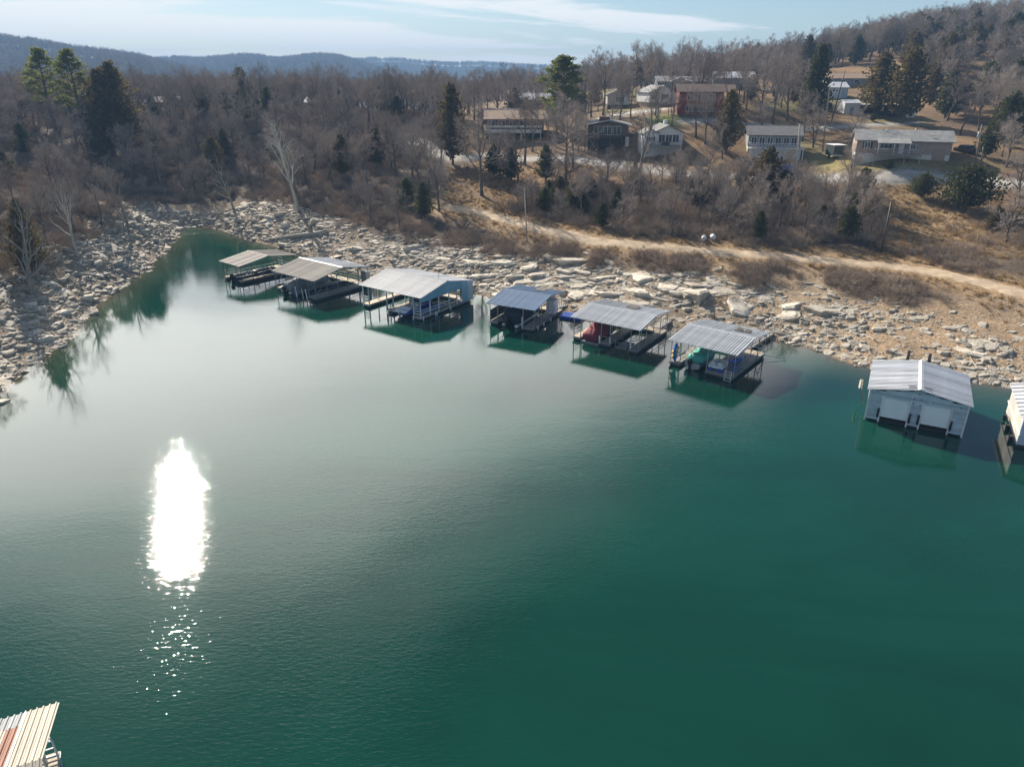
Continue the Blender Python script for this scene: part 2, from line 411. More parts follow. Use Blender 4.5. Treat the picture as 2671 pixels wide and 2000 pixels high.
def line_dist(P, L):
    best = np.full(len(P), 1e9)
    for a, b in zip(L[:-1], L[1:]):
        ab = b - a; ap = P - a; t = np.clip((ap @ ab) / (ab @ ab + 1e-9), 0, 1)
        best = np.minimum(best, np.hypot(*(ap - t[:, None] * ab).T))
    return best
# zone colours of the ground (soil, litter, lawn): real surface colours
gd = GD.ravel(); gz = GZ.ravel()
UV = np.array([to_D(x, y, z) for x, y, z in zip(GP[:, 0], GP[:, 1], gz)])
col = np.tile(np.array([0.115, 0.084, 0.060]), (len(GP), 1))           # leaf litter
def blend(w, c):
    global col
    w = np.clip(w, 0, 1)[:, None]; col = col * (1 - w) + np.array(c) * w
nz = vnoise(GP[:, 0], GP[:, 1], 12, 11) + 0.5 * vnoise(GP[:, 0], GP[:, 1], 4, 12)
u_, v_ = UV[:, 0], UV[:, 1]
near = (UV[:, 2] > 1) & (np.hypot(GP[:, 0], GP[:, 1]) < 420)
blend(near * np.clip((u_ - 960) / 80, 0, 1) * np.clip((470 - v_) / 40, 0, 1) * (0.75 + nz), (0.26, 0.165, 0.085))   # sunny hillside, dry grass and leaves
lawn = np.zeros(len(GP))
for (cu, cv, ru, rv) in ((1440,262,45,16),(1340,238,50,9),(1790,345,110,28),(1960,372,110,14),(1100,290,70,14),(1330,205,90,10),(1860,222,80,12),(1930,262,80,10),(1700,230,80,14),(2000,360,150,20),(1700,320,80,20)):
    lawn = np.maximum(lawn, np.clip(1.4 - np.hypot((u_ - cu) / ru, (v_ - cv) / rv), 0, 1))
blend(near * lawn * (0.9 + 0.6 * nz), (0.27, 0.23, 0.095))
blend(near * np.clip(1.3 - np.hypot((u_ - 1440) / 40, (v_ - 262) / 14), 0, 1), (0.17, 0.21, 0.05))
field = np.zeros(len(GP))
for poly_c in ((2020,470,150,50),(2120,500,120,60),(1990,420,110,30)):
    field = np.maximum(field, np.clip(1.3 - np.hypot((u_ - poly_c[0]) / poly_c[2], (v_ - poly_c[1]) / poly_c[3]), 0, 1))
blend(near * field * (0.9 + 0.5 * nz), (0.34, 0.235, 0.125))
dt = line_dist(GP, track)
blend((np.clip((7 - dt) / 4, 0, 1)) * near, (0.36, 0.245, 0.135))
# the drawn-down lake margin: tan soil and gravel
right = np.clip((u_ - 950) / 250, 0, 1)
mw = 10 + 12 * right
shore_w = np.clip((mw - gd) / 4, 0, 1) * near
blend(shore_w, (0.33, 0.255, 0.175))
blend(shore_w * right * np.clip(0.5 + 1.5 * nz, 0, 1), (0.39, 0.275, 0.17))
blend((gd < 0) * 1.0, (0.15, 0.13, 0.085))
blend(np.clip((0.5 - gd) / 1.0, 0, 1) * near * (gd > -3), (0.17, 0.13, 0.09))
for L, w in TR[1:]:
    blend(np.clip((w + 1.2 - line_dist(GP, L)) / 1.5, 0, 1) * near, (0.36, 0.33, 0.285))

def ground_mat():
    m = bpy.data.materials.new('ground'); m.use_nodes = True
    t = m.node_tree; b = t.nodes['Principled BSDF']; b.inputs['Roughness'].default_value = 0.95; b.inputs['Specular IOR Level'].default_value = 0.2
    at = nd(t, 'ShaderNodeAttribute', attribute_name='soil'); g = nd(t, 'ShaderNodeNewGeometry')
    n = nd(t, 'ShaderNodeTexNoise'); n.inputs['Scale'].default_value = 1.3; n.inputs['Detail'].default_value = 9; n.inputs['Roughness'].default_value = 0.72
    lk(t, g.outputs['Position'], n.inputs['Vector'])
    n3 = nd(t, 'ShaderNodeTexNoise'); n3.inputs['Scale'].default_value = 0.16; n3.inputs['Detail'].default_value = 5
    lk(t, g.outputs['Position'], n3.inputs['Vector'])
    r = nd(t, 'ShaderNodeMapRange'); lk(t, m_('ADD', m_('MULTIPLY', n.outputs['Fac'], 0.7, t=t), m_('MULTIPLY', n3.outputs['Fac'], 0.3, t=t), t=t), r.inputs['Value'])
    r.inputs['From Min'].default_value, r.inputs['From Max'].default_value, r.inputs['To Min'].default_value, r.inputs['To Max'].default_value = 0.33, 0.67, 0.5, 1.5
    mx = nd(t, 'ShaderNodeMix', data_type='RGBA', blend_type='MULTIPLY'); mx.inputs['Factor'].default_value = 1
    lk(t, at.outputs['Color'], mx.inputs['A'])
    cc = nd(t, 'ShaderNodeCombineColor')
    for k in range(3): lk(t, r.outputs[0], cc.inputs[k])
    lk(t, cc.outputs[0], mx.inputs['B']); lk(t, mx.outputs['Result'], b.inputs['Base Color'])
    n2 = nd(t, 'ShaderNodeTexNoise'); n2.inputs['Scale'].default_value = 3.0; n2.inputs['Detail'].default_value = 8; n2.inputs['Roughness'].default_value = 0.7
    lk(t, g.outputs['Position'], n2.inputs['Vector'])
    bp = nd(t, 'ShaderNodeBump'); bp.inputs['Strength'].default_value = 0.8; bp.inputs['Distance'].default_value = 0.35
    lk(t, n2.outputs['Fac'], bp.inputs['Height']); lk(t, bp.outputs[0], b.inputs['Normal'])
    return m
M_GROUND = ground_mat()
def grid_mesh(name, X, Y, Z, m, cols=None):
    h, w = X.shape
    vs = np.stack([X.ravel(), Y.ravel(), Z.ravel()], 1)
    i = (np.arange(h-1)[:, None] * w + np.arange(w-1)[None, :]).ravel()
    fs = np.stack([i, i+1, i+w+1, i+w], 1)
    me = bpy.data.meshes.new(name)
    me.vertices.add(len(vs)); me.vertices.foreach_set('co', vs.astype(np.float32).ravel())
    me.loops.add(fs.size); me.loops.foreach_set('vertex_index', fs.astype(np.int32).ravel())
    me.polygons.add(len(fs)); me.polygons.foreach_set('loop_start', np.arange(0, fs.size, 4, dtype=np.int32))
    me.update(calc_edges=True)
    if cols is not None:
        a = me.attributes.new('soil', 'FLOAT_COLOR', 'POINT')
        a.data.foreach_set('color', np.hstack([cols, np.ones((len(cols), 1))]).astype(np.float32).ravel())
    me.materials.append(m); me.shade_smooth()
    return me
ground = tag(link('ground', grid_mesh('ground', GX, GY, GZ, M_GROUND, np.clip(col, 0.01, 0.8))), 'brown wooded hillside and tan rocky margin round the lake cove', kind='structure')

def ribbon(name, L, hw, label, m, lift=0.06, jag=0.25, nx=7):
    X, Y, Z = [], [], []
    L = np.array(L)
    T = np.gradient(L, axis=0); T /= np.linalg.norm(T, axis=1)[:, None] + 1e-9
    N = np.stack([-T[:, 1], T[:, 0]], 1)
    for i in range(len(L)):
        a = hw * (1 + jag * 2 * float(vnoise(np.array([i * 1.0]), np.array([3.0]), 2.2, 5)[0])); b = hw * (1 + jag * 2 * float(vnoise(np.array([i * 1.0]), np.array([9.0]), 2.2, 8)[0]))
        s = np.linspace(-a, b, nx); p = L[i] + N[i] * s[:, None]
        X.append(p[:, 0]); Y.append(p[:, 1]); z = np.array([hz(*q) for q in p]) + lift
        z[0] -= 0.14; z[-1] -= 0.14; Z.append(z)
    return tag(link(name, grid_mesh(name, np.array(X), np.array(Y), np.array(Z), m)), label, kind='structure')
def dense(L, k=3):
    L = np.array(L); i = np.linspace(0, len(L) - 1, (len(L) - 1) * k + 1); return np.stack([np.interp(i, np.arange(len(L)), L[:, c]) for c in (0, 1)], 1)
M_DIRT = mat('dirt_track', (0.38, 0.285, 0.185), 0.95, var=0.2, scale=0.7, bump=0.5, col2=(0.44, 0.34, 0.23))
M_ROAD = mat('gravel_road', (0.42, 0.385, 0.34), 0.95, var=0.15, scale=0.6, bump=0.3)
ribbon('dirt_track', dense(track), 1.55, 'tan dirt track running above the rocky shore', M_DIRT)
ribbon('gravel_road', dense(road_low), 2.2, 'pale gravel road passing below the houses', M_ROAD, jag=0.15)
ribbon('gravel_lane', dense(road_mid), 1.5, 'pale lane beside the red house', M_ROAD, jag=0.15)
ribbon('driveway', dense(road_up), 1.6, 'pale drive climbing between the small white houses', M_ROAD, jag=0.15)

# ------------------------------------------------------------------ water
def water_mat():
    m = bpy.data.materials.new('lake_water'); m.use_nodes = True
    t = m.node_tree; b = t.nodes['Principled BSDF']
    b.inputs['IOR'].default_value = 1.38; b.inputs['Roughness'].default_value = 0.03
    g = nd(t, 'ShaderNodeNewGeometry')
    at = nd(t, 'ShaderNodeAttribute', attribute_name='soil')
    def noise(scale, detail, sx=1, sy=1, rot=0, rough=0.5, dist=0):
        mp = nd(t, 'ShaderNodeMapping'); lk(t, g.outputs['Position'], mp.inputs['Vector'])
        mp.inputs['Rotation'].default_value = (0, 0, rot); mp.inputs['Scale'].default_value = (sx, sy, 1)
        nn = nd(t, 'ShaderNodeTexNoise'); nn.inputs['Scale'].default_value = scale; nn.inputs['Detail'].default_value = detail; nn.inputs['Roughness'].default_value = rough; nn.inputs['Distortion'].default_value = dist
        lk(t, mp.outputs[0], nn.inputs['Vector']); return nn.outputs['Fac']
    fine = noise(4.2, 3, 0.45, 1.25, R(-28), 0.6, 0.4)
    mid = noise(0.42, 3, 0.4, 1.2, R(-20), 0.55, 0.6)
    big = noise(0.045, 2, 0.6, 1.3, R(-15))
    # drifting suspended silt and algae: paler and greener patches
    silt = noise(0.05, 4, 0.5, 1.2, R(-25), 0.6, 0.8)
    sm = nd(t, 'ShaderNodeMapRange'); lk(t, silt, sm.inputs['Value']); sm.inputs['From Min'].default_value, sm.inputs['From Max'].default_value, sm.inputs['To Min'].default_value, sm.inputs['To Max'].default_value = 0.3, 0.7, 0.72, 1.3
    hs = nd(t, 'ShaderNodeHueSaturation'); lk(t, at.outputs['Color'], hs.inputs['Color']); lk(t, sm.outputs[0], hs.inputs['Value']); lk(t, hs.outputs[0], b.inputs['Base Color'])
    # gusts: ripples come and go over the surface; calmest close to the docks' lee by the shore
    gust = nd(t, 'ShaderNodeMapRange'); lk(t, big, gust.inputs['Value'])
    gust.inputs['From Min'].default_value, gust.inputs['From Max'].default_value = 0.35, 0.65
    gust.inputs['To Min'].default_value, gust.inputs['To Max'].default_value = 0.40, 1.30
    op = nd(t, 'ShaderNodeAttribute', attribute_name='open')
    amp = m_('MULTIPLY', gust.outputs[0], op.outputs['Fac'], t=t)
    h = m_('ADD', m_('MULTIPLY', fine, 0.0098, t=t), m_('MULTIPLY', mid, 0.0115, t=t), t=t)
    h = m_('MULTIPLY', h, amp, t=t)
    bp = nd(t, 'ShaderNodeBump'); bp.inputs['Strength'].default_value = 1.0; bp.inputs['Distance'].default_value = 1.0
    lk(t, h, bp.inputs['Height']); lk(t, bp.outputs[0], b.inputs['Normal'])
    return m
wx = lines([(-400,-80,20),(-80,90,1.5),(90,401,20)]); wy = lines([(-300,20,20),(20,160,1.5),(160,200,10)])
WX, WY = np.meshgrid(wx, wy); WP = np.stack([WX.ravel(), WY.ravel()], 1)
wd = -shore_dist(WP)
wc = np.tile(np.array([0.003, 0.043, 0.028]), (len(WP), 1))
w = np.clip(1 - wd / 7, 0, 1)[:, None]; wc = wc * (1 - w) + np.array([0.055, 0.075, 0.042]) * w
w = np.clip(1 - wd / 1.6, 0, 1)[:, None]; wc = wc * (1 - w) + np.array([0.10, 0.08, 0.05]) * w
wme = grid_mesh('water', WX, WY, np.zeros_like(WX), water_mat(), wc)
oa = wme.attributes.new('open', 'FLOAT', 'POINT'); oa.data.foreach_set('value', np.clip(0.12 + wd / 46, 0.12, 1.35).astype(np.float32))
water = tag(link('water', wme), 'teal green lake water in the cove', kind='structure')

# ------------------------------------------------------------------ far hills beyond the valley
M_HILL = mat('far_hill', (0.07, 0.062, 0.055), 1.0, spec=0.0, var=0.35, scale=0.012, coord='Object')
def hill(prof, t0, spread, base):
    us = np.linspace(prof[0][0], prof[-1][0], 150)
    vsn = np.interp(us, [p[0] for p in prof], [p[1] for p in prof])
    rows = np.array([-1.0, -0.8, -0.6, -0.4, -0.2, -0.08, 0, 0.1, 0.4, 1.0])
    X, Y, Z = [], [], []
    crest = np.array([Dt(u, v, t0) for u, v in zip(us, vsn)])
    for r in rows:
        k = 1 + r * spread / t0
        fall = np.cos(min(abs(r), 1) * math.pi / 2) ** 1.3
        X.append(crest[:, 0] * k); Y.append(crest[:, 1] * k)
        z = base + (crest[:, 2] - 12 - base) * fall + 10 * vnoise(crest[:, 0] * k, crest[:, 1] * k, 160, 21) * fall
        Z.append(z)
    return np.array(X), np.array(Y), np.array(Z)
hillsets = [hill([(-700,40),(-400,60),(-150,78),(0,84),(80,92),(160,105),(240,113),(300,122),(350,134),(420,148),(520,170),(620,190)], 1150, 420, 14),
            hill([(200,150),(300,136),(380,128),(430,130),(480,125),(520,120),(560,121),(600,126),(640,121),(690,116),(730,120),(770,130),(830,150),(900,165)], 1700, 500, 14),
            hill([(500,150),(640,135),(720,131),(800,127),(860,128),(920,134),(980,137),(1040,135),(1100,138),(1200,142),(1400,140),(1700,138)], 2400, 700, 14)]
for (X, Y, Z), lb in zip(hillsets, ('long wooded ridge beyond the wood behind the cove', 'rounded blue wooded hill in the middle distance', 'low hazy ridge on the skyline beyond the valley')):
    tag(link('far_hill', grid_mesh('far_hill', X, Y, Z, M_HILL)), lb, kind='structure')
# ------------------------------------------------------------------ rocks of the lake margin
def rock_mesh(rng, flat):
    mb = MB(); k = rng.randint(6, 9)
    ang = sorted((i + rng.uniform(-0.35, 0.35)) * 2 * math.pi / k for i in range(k))
    rad = [rng.uniform(0.36, 0.56) for _ in range(k)]
    el = rng.uniform(1.0, 1.7)
    base = [(math.cos(a) * r * el, math.sin(a) * r) for a, r in zip(ang, rad)]
    h = flat; t1, t2 = rng.uniform(-.10, .10), rng.uniform(-.10, .10)
    rings = []
    for zz, s in ((-0.35, 0.9), (h * 0.45, 1.0), (h * 0.62, 0.93), (h, rng.uniform(0.72, 0.86))):
        rings.append([(x * s + rng.uniform(-.035, .035), y * s + rng.uniform(-.035, .035), zz + (x * t1 + y * t2) * (1 if zz > 0 else 0) + (rng.uniform(-.012, .012) if zz > 0 else 0)) for x, y in base])
    mb.loft(rings)
    return mb
rr = random.Random(3)
RV = [rock_mesh(rr, f) for f in (0.08, 0.1, 0.12, 0.14, 0.16, 0.18, 0.17, 0.19, 0.11, 0.15)]
RME = [m.mesh('shore_rock', M_ROCK) for m in RV]
def rock_spots(N, smin, smax, power, seed, keep):
    rng = random.Random(seed); out = []
    while len(out) < N:
        x, y = rng.uniform(-85, 80), rng.uniform(50, 160)
        d = hd(x, y)
        if d < -0.6 or d > 24: continue
        z = hz(x, y); u, v, _ = to_D(x, y, z)
        if not (-60 < u < 2290): continue
        if not keep(u, v, d, rng, x, y): continue
        s = smin + (smax - smin) * rng.random() ** power
        out.append((x, y, z, s, u, v, d))
    return out
SLABS = [(60,700,170,130,1.0),(230,560,120,110,1.0),(330,480,90,60,1.0),(520,470,130,45,1.0),(650,490,120,45,0.9),(850,545,150,30,1.2),(1000,570,140,45,1.3),(1120,600,120,50,1.3),(1300,600,190,55,1.5),(1420,625,130,45,1.4),(1560,600,90,45,.9),(1640,630,80,40,.8),(1800,670,130,35,.7),(1950,690,90,25,.6),(2120,740,90,40,.4)]
def slab_w(u, v):
    return max([k * max(0, 1.15 - math.hypot((u - a) / c, (v - b) / d)) for a, b, c, d, k in SLABS])
def keep_big(u, v, d, rng, x, y):
    lim = 10 if u < 900 else 19
    return 0.4 < d < lim and rng.random() < slab_w(u, v) * 1.2
def keep_small(u, v, d, rng, x, y):
    lim = 11.5 if u < 900 else 16
    if d > lim: return False
    w = 0.25 + slab_w(u, v) + max(0, 1 - d / 5) * (0.6 if u > 1000 else 0.4)
    if u > 1500: w *= 0.6 + 1.6 * max(0, 1 - d / 10) + float(vnoise(np.array([x]), np.array([y]), 5, 14)[0])
    return rng.random() < w
def tilt(x, y):
    e = 1.2
    return (hz(x+e, y) - hz(x-e, y)) / (2*e), (hz(x, y+e) - hz(x, y-e)) / (2*e)
big = sorted(rock_spots(300, 1.4, 5.4, 1.7, 5, keep_big), key=lambda r: -r[3])
rg = random.Random(9)
for x, y, z, s, u, v, d in big:
    o = link('shore_rock', RME[rg.randrange(len(RME))], ground)
    if u < 900: s = min(s, 2.9) * .85
    gx_, gy_ = tilt(x, y)
    o.rotation_euler = (math.atan(gy_) * 0.5 + rg.uniform(-.09, .09), -math.atan(gx_) * 0.5 + rg.uniform(-.09, .09), rg.uniform(0, 6.28))
    hh = s ** 0.62
    o.scale = (s, s * rg.uniform(0.7, 1.0), hh * rg.uniform(0.65, 1.05)); o.location = (x, y, z - 0.04 * s)
def merged(name, spots, meshes, m, rngseed, rotx=0.25, label=None, kind='stuff', parent=None, sink=0.08, zs=(0.7, 1.2)):
    rng = random.Random(rngseed); V, F, o = [], [], 0
    arr = [(np.array(mb.v), [list(f) for f in mb.f]) for mb in meshes]
    for x, y, z, s, *_ in spots:
        v, f = arr[rng.randrange(len(arr))]
        M = np.array(Euler((rng.uniform(-rotx, rotx), rng.uniform(-rotx, rotx), rng.uniform(0, 6.28))).to_matrix())
        sc = np.array([s, s * rng.uniform(0.7, 1), s * rng.uniform(*zs)])
        V.append((v * sc) @ M.T + np.array([x, y, z - sink * s])); F += [[i + o for i in q] for q in f]; o += len(v)
    me = bpy.data.meshes.new(name); me.from_pydata(np.concatenate(V).tolist(), [], F); me.materials.append(m)
    ob = link(name, me, parent)
    return tag(ob, label, kind=kind)
small = rock_spots(9500, 0.28, 1.6, 2.2, 15, keep_small)
def pebble(rng):
    k = 5; base = [(math.cos((i + rng.uniform(-.3, .3)) * 2 * math.pi / k) * rng.uniform(.35, .6), math.sin((i + rng.uniform(-.3, .3)) * 2 * math.pi / k) * rng.uniform(.35, .6)) for i in range(k)]
    mb = MB(); mb.loft([[(x, y, -.3) for x, y in base], [(x * .7, y * .7, rng.uniform(.14, .3)) for x, y in base]]); return mb
merged('rubble', small, RV, M_ROCK, 2, label='small broken limestone rubble of the lake margin', parent=ground)
tiny = rock_spots(24000, 0.12, 0.46, 1.6, 25, keep_small)
merged('gravel', tiny, [pebble(rr) for _ in range(6)], M_ROCK, 4, label='loose limestone gravel of the lake margin', parent=ground)

# ------------------------------------------------------------------ trees
def frame(d):
    a = d.orthogonal().normalized(); return a, d.cross(a)
def rand_dir(rng, d, ang):
    a, b = frame(d); ph = rng.uniform(0, 2 * math.pi)
    return (d * math.cos(ang) + (a * math.cos(ph) + b * math.sin(ph)) * math.sin(ang)).normalized()
def bare_tree(seed, H, form, dens=(5, 6, 8, 3)):
    """form: (first fork share, limb angle, limb count, upward pull, twig fill)"""
    rng = random.Random(seed); tr, cr = MB(), MB()
    fork, ang, nl, up, fill = form
    def spike(p, q, r):
        d = (q - p)
        if d.length < 1e-4: return
        a, b = frame(d.normalized()); o = len(cr.v)
        cr.v += [p + a * r, p + (a * -.5 + b * .87) * r, p + (a * -.5 - b * .87) * r, q]
        cr.f += [(o, o+1, o+3), (o+1, o+2, o+3), (o+2, o, o+3)]
    def limb(p, d, L, r, lvl):
        ns = 4 if lvl < 2 else 3
        pts, rs = [p], [r]; dd = d
        for i in range(ns):
            dd = (dd + Vector((rng.gauss(0, .16), rng.gauss(0, .16), rng.gauss(0, .10) + up * (0.10 if lvl < 3 else 0.02)))).normalized()
            pts.append(pts[-1] + dd * L / ns); rs.append(r * (1 - 0.72 * (i + 1) / ns))
        if lvl <= 1: tr.tube(pts, rs, 6 if lvl == 0 else 5, cap=False)
        elif lvl == 2: cr.tube(pts, rs, 3, cap=False)
        else:
            for i in range(ns - 1): spike(pts[i], pts[i + 1] + (pts[i+1] - pts[i]) * 0.15, rs[i])
            spike(pts[-2], pts[-1], rs[-2])
        if lvl >= 4: return
        nch = (dens[0], dens[1], dens[2], fill + dens[3])[lvl]
        for k in range(nch):
            f = (0.25 + 0.75 * (k + rng.random()) / nch)
            i = min(int(f * ns), ns - 1); q = pts[i].lerp(pts[i+1], f * ns - i)
            dl = (pts[i+1] - pts[i]).normalized()
            limb(q, rand_dir(rng, dl, rng.uniform(.45, .95)), L * rng.uniform(.42, .66) * (1.1 - 0.35 * f), max(rs[i] * 0.55, 0.017), lvl + 1)
    r0 = H * 0.018 + 0.05
    tp, trr = [Vector((0, 0, -0.6))], [r0 * 1.25]; d = Vector((rng.gauss(0, .05), rng.gauss(0, .05), 1)).normalized(); nseg = 6
    ht = H * 0.72
    for i in range(nseg):
        d = (d + Vector((rng.gauss(0, .06), rng.gauss(0, .06), .25))).normalized()
        tp.append(tp[-1] + d * ht / nseg); trr.append(r0 * (1 - 0.75 * (i + 1) / nseg))
    tr.tube(tp, trr, 7)
    for k in range(nl):
        f = fork + (1 - fork) * (k + rng.random() * .6) / nl
        i = min(int(f * nseg), nseg - 1); q = tp[i].lerp(tp[i+1], f * nseg - i)
        L = H * rng.uniform(.30, .46) * (1.12 - 0.45 * f)
        ph = k * 2.4 + rng.uniform(-.5, .5); a = ang * rng.uniform(.75, 1.2)
        limb(q, Vector((math.cos(ph) * math.sin(a), math.sin(ph) * math.sin(a), math.cos(a))), L, trr[i] * 0.6, 1 if k < nl - 1 else 1)
    limb(tp[-1], d, H * 0.28, trr[-1], 1)
    return tr, cr
FORMS = [(.38,.85,8,.9,5),(.45,.7,8,1.2,5),(.3,.95,9,.6,5),(.5,.6,7,1.5,5),(.35,.8,9,1.0,6),(.28,.9,9,.8,5),(.55,.75,7,1.0,6),(.4,.65,9,1.3,5)]
BT = []
for i, fm in enumerate(FORMS):
    t_, c_ = bare_tree(100 + i, 12.0, fm)
    BT.append((t_.mesh('trunk', M_BARK, True), c_.mesh('crown', M_TWIG if i % 3 else M_TWIG2)))
PT = []
for i in range(3):
    t_, c_ = bare_tree(300 + i, 12.0, [(.42,.62,9,1.5,2),(.3,.6,9,1.3,2),(.25,.8,10,.8,2)][i], (4, 4, 4, 0))
    PT.append((t_.mesh('trunk', M_PALE if i == 0 else M_PALE2, True), c_.mesh('crown', M_PALE if i == 0 else M_PALE2)))

def evergreen(seed, H, Rr, kind):
    rng = random.Random(seed); tr, cr = MB(), MB()
    tr.tube([(0, 0, -.5), (rng.gauss(0, .1), rng.gauss(0, .1), H * .5), (0, 0, H * .95)], [H * .02 + .06, H * .014 + .03, 0.02], 6)
    def spray(p, d, s):
        a, b = frame(d); w = s * rng.uniform(.35, .6); o = len(cr.v); ph = rng.uniform(0, 3.14)
        a, b = a * math.cos(ph) + b * math.sin(ph), b * math.cos(ph) - a * math.sin(ph)
        cr.v += [p, p + d * s * .55 + a * w, p + d * s, p + d * s * .55 - a * w, p + d * s * .5 + b * w * .8]
        cr.f += [(o, o+1, o+2, o+3), (o, o+4, o+2)]
    if kind == 'cedar':
        nb = int(150 + H * 12) if H > 4.5 else 420
        for k in range(nb):
            f = 0.08 + 0.92 * (k / nb); z = H * f
            env = Rr * (1 - f ** 2.0) ** 0.8 * (0.55 + .7 * rng.random()) * (0.75 if f < .12 else 1)
            ph = k * 2.39996 + rng.gauss(0, .3); rad = Vector((math.cos(ph), math.sin(ph), 0))
            L = env; n = max(4, int(9 * L / Rr) + 3)
            tr.tube([(0, 0, z - .1), tuple(rad * L * .8 + Vector((0, 0, z + L * .25)))], [0.03, 0.01], 3, cap=False) if k % 3 == 0 else None
            for j in range(n):
                g = (j + .6) / n
                p = Vector((0, 0, z)) + rad * L * g + Vector((rng.gauss(0, .16), rng.gauss(0, .16), L * .28 * g + rng.gauss(0, .14))) * (0.6 + Rr * .25)
                dd = (rad * .7 + Vector((rng.gauss(0, .4), rng.gauss(0, .4), .55 + rng.gauss(0, .3)))).normalized()
                spray(p, dd, rng.uniform(.28, .55) * (0.6 + Rr * .14) * (1 if H > 4.5 else .6))
    else:
        nb_ = 52 if Rr > 5 else 30
        for k in range(nb_):
            f = (.2 if Rr > 5 else .32) + (.8 if Rr > 5 else .68) * (k / (nb_ - 1)) ; z = H * f
            L = Rr * (1.08 - abs(f - .5) * 1.25 - max(0, f - .8) * 1.8) * rng.uniform(.6, 1.15)
            L = max(L, .5)
            ph = k * 2.39996 + rng.gauss(0, .3); rad = Vector((math.cos(ph), math.sin(ph), 0.18 + .35 * f)).normalized()
            tip = Vector((0, 0, z)) + rad * L
            tr.tube([(0, 0, z), tuple(Vector((0, 0, z)) + rad * L * .5 - Vector((0, 0, .1))), tuple(tip)], [H * .006, H * .004, .02], 4, cap=False)
            for c in range(8 if Rr > 5 else 5):
                g = rng.uniform(.4, 1.05); side = rad.cross(Vector((0, 0, 1)))
                cc = Vector((0, 0, z)) + rad * L * g + side * rng.gauss(0, .28) * L * .5 + Vector((0, 0, .15))
                for j in range(24):
                    off = Vector((rng.gauss(0, .42), rng.gauss(0, .42), rng.gauss(0, .16)))
                    dd = (off + Vector((0, 0, .45))).normalized()
                    spray(cc + off, dd, rng.uniform(.25, .45))
    return tr, cr
CV = []
for i, (H_, r_) in enumerate([(8, 2.3), (9, 2.9), (7, 2.6), (10, 3.0), (6, 2.3)]):
    t_, c_ = evergreen(500 + i, H_, r_, 'cedar')
    CV.append((t_.mesh('trunk', M_BARK), c_.mesh('crown', M_CEDAR if i != 3 and i != 1 else M_CEDARB), H_))
t_, c_ = evergreen(520, 4.4, 3.0, 'cedar')
CV.append((t_.mesh('trunk', M_BARK), c_.mesh('crown', M_CEDAR), 4.4))
PV = []
for i in range(2):
    t_, c_ = evergreen(600 + i, 16, (6.2, 3.9)[i], 'pine')
    PV.append((t_.mesh('trunk', M_BARK), c_.mesh('crown', M_PINE), 16))

def shrub(seed, n=46):
    rng = random.Random(seed); mb = MB()
    for k in range(n):
        ph = rng.uniform(0, 6.28); r = rng.random() ** .7 * .5
        p = Vector((math.cos(ph) * r, math.sin(ph) * r, -.1))
        d = Vector((math.cos(ph) * (.25 + r) + rng.gauss(0, .2), math.sin(ph) * (.25 + r) + rng.gauss(0, .2), 1)).normalized()
        L = rng.uniform(.5, 1.0)
        def sp(p, q, r):
            dd = (q - p).normalized(); a, b = frame(dd); o = len(mb.v)
            mb.v.extend([p + a * r, p + (a * -.5 + b * .87) * r, p + (a * -.5 - b * .87) * r, q]); mb.f.extend([(o, o+1, o+3), (o+1, o+2, o+3), (o+2, o, o+3)])
        sp(p, p + d * L, .011)
        for j in range(5):
            q = p + d * L * rng.uniform(.3, .95); e = rand_dir(rng, d, rng.uniform(.4, 1.0)); l2 = L * rng.uniform(.2, .45)
            sp(q, q + e * l2, .008)
            for i in range(3):
                q2 = q + e * l2 * rng.uniform(.3, .9); sp(q2, q2 + rand_dir(rng, e, .7) * l2 * .5, .006)
    return mb
SV = [shrub(700 + i).mesh('bare_shrub', M_BRUSH) for i in range(4)]
def tuft(seed):
    rng = random.Random(seed); mb = MB()
    for k in range(22):
        ph = rng.uniform(0, 6.28); r = rng.random() * .25; p = Vector((math.cos(ph) * r, math.sin(ph) * r, -.05))
        d = Vector((rng.gauss(0, .45), rng.gauss(0, .45), 1)).normalized(); a, b = frame(d); L = rng.uniform(.3, .75); o = len(mb.v)
        mb.v += [p + a * .025, p - a * .025, p + d * L]; mb.f += [(o, o+1, o+2)]
    return mb
TV = [tuft(800 + i).mesh('grass_tuft', M_GRASS) for i in range(3)]

FIRST = {}
def plant(name, variant, key, p, s, label, cat, group=None, rz=None, lean=(0, 0), sz=1.0):
    t = thing(name, label, cat, (p[0], p[1], p[2]), random.uniform(0, 6.28) if rz is None else rz, group)
    t.rotation_euler[0], t.rotation_euler[1] = lean
    t.scale = (s, s, s * sz)
    a = link('trunk', variant[0], t); b = link('crown', variant[1], t)
    FIRST.setdefault(key, (a, b))
    return t
def ground_pt(x, y): return (x, y, hz(x, y) - 0.05)
def bare(i, p, H, label, group=None, **k): return plant('bare_tree', BT[i], ('b', i), p, H / 11.5, label, 'tree', group, **k)
def pale(i, p, H, label, group=None, **k): return plant('pale_tree', PT[i], ('p', i), p, H / 11.5, label, 'tree', group, **k)
def cedar(i, p, H, label, group=None, **k): return plant('cedar_tree', CV[i][:2], ('c', i), p, H / CV[i][2], label, 'tree', group, **k)
def pine(i, p, H, label, group=None, **k): return plant('pine_tree', PV[i][:2], ('n', i), p, H / 16, label, 'tree', group, **k)
def base(u, v): return tuple(hit(u, v) - np.array([0, 0, 0.05]))
def height_to(p, vtop):
    """height that brings a tree at p up to view row vtop"""
    lo, hi = 1.0, 40.0
    for _ in range(30):
        m = (lo + hi) / 2
        if to_D(p[0], p[1], p[2] + m)[1] > vtop: lo = m
        else: hi = m
    return m
OCC = []      # (x, y, r) kept clear of wild trees: houses, yards, named trees
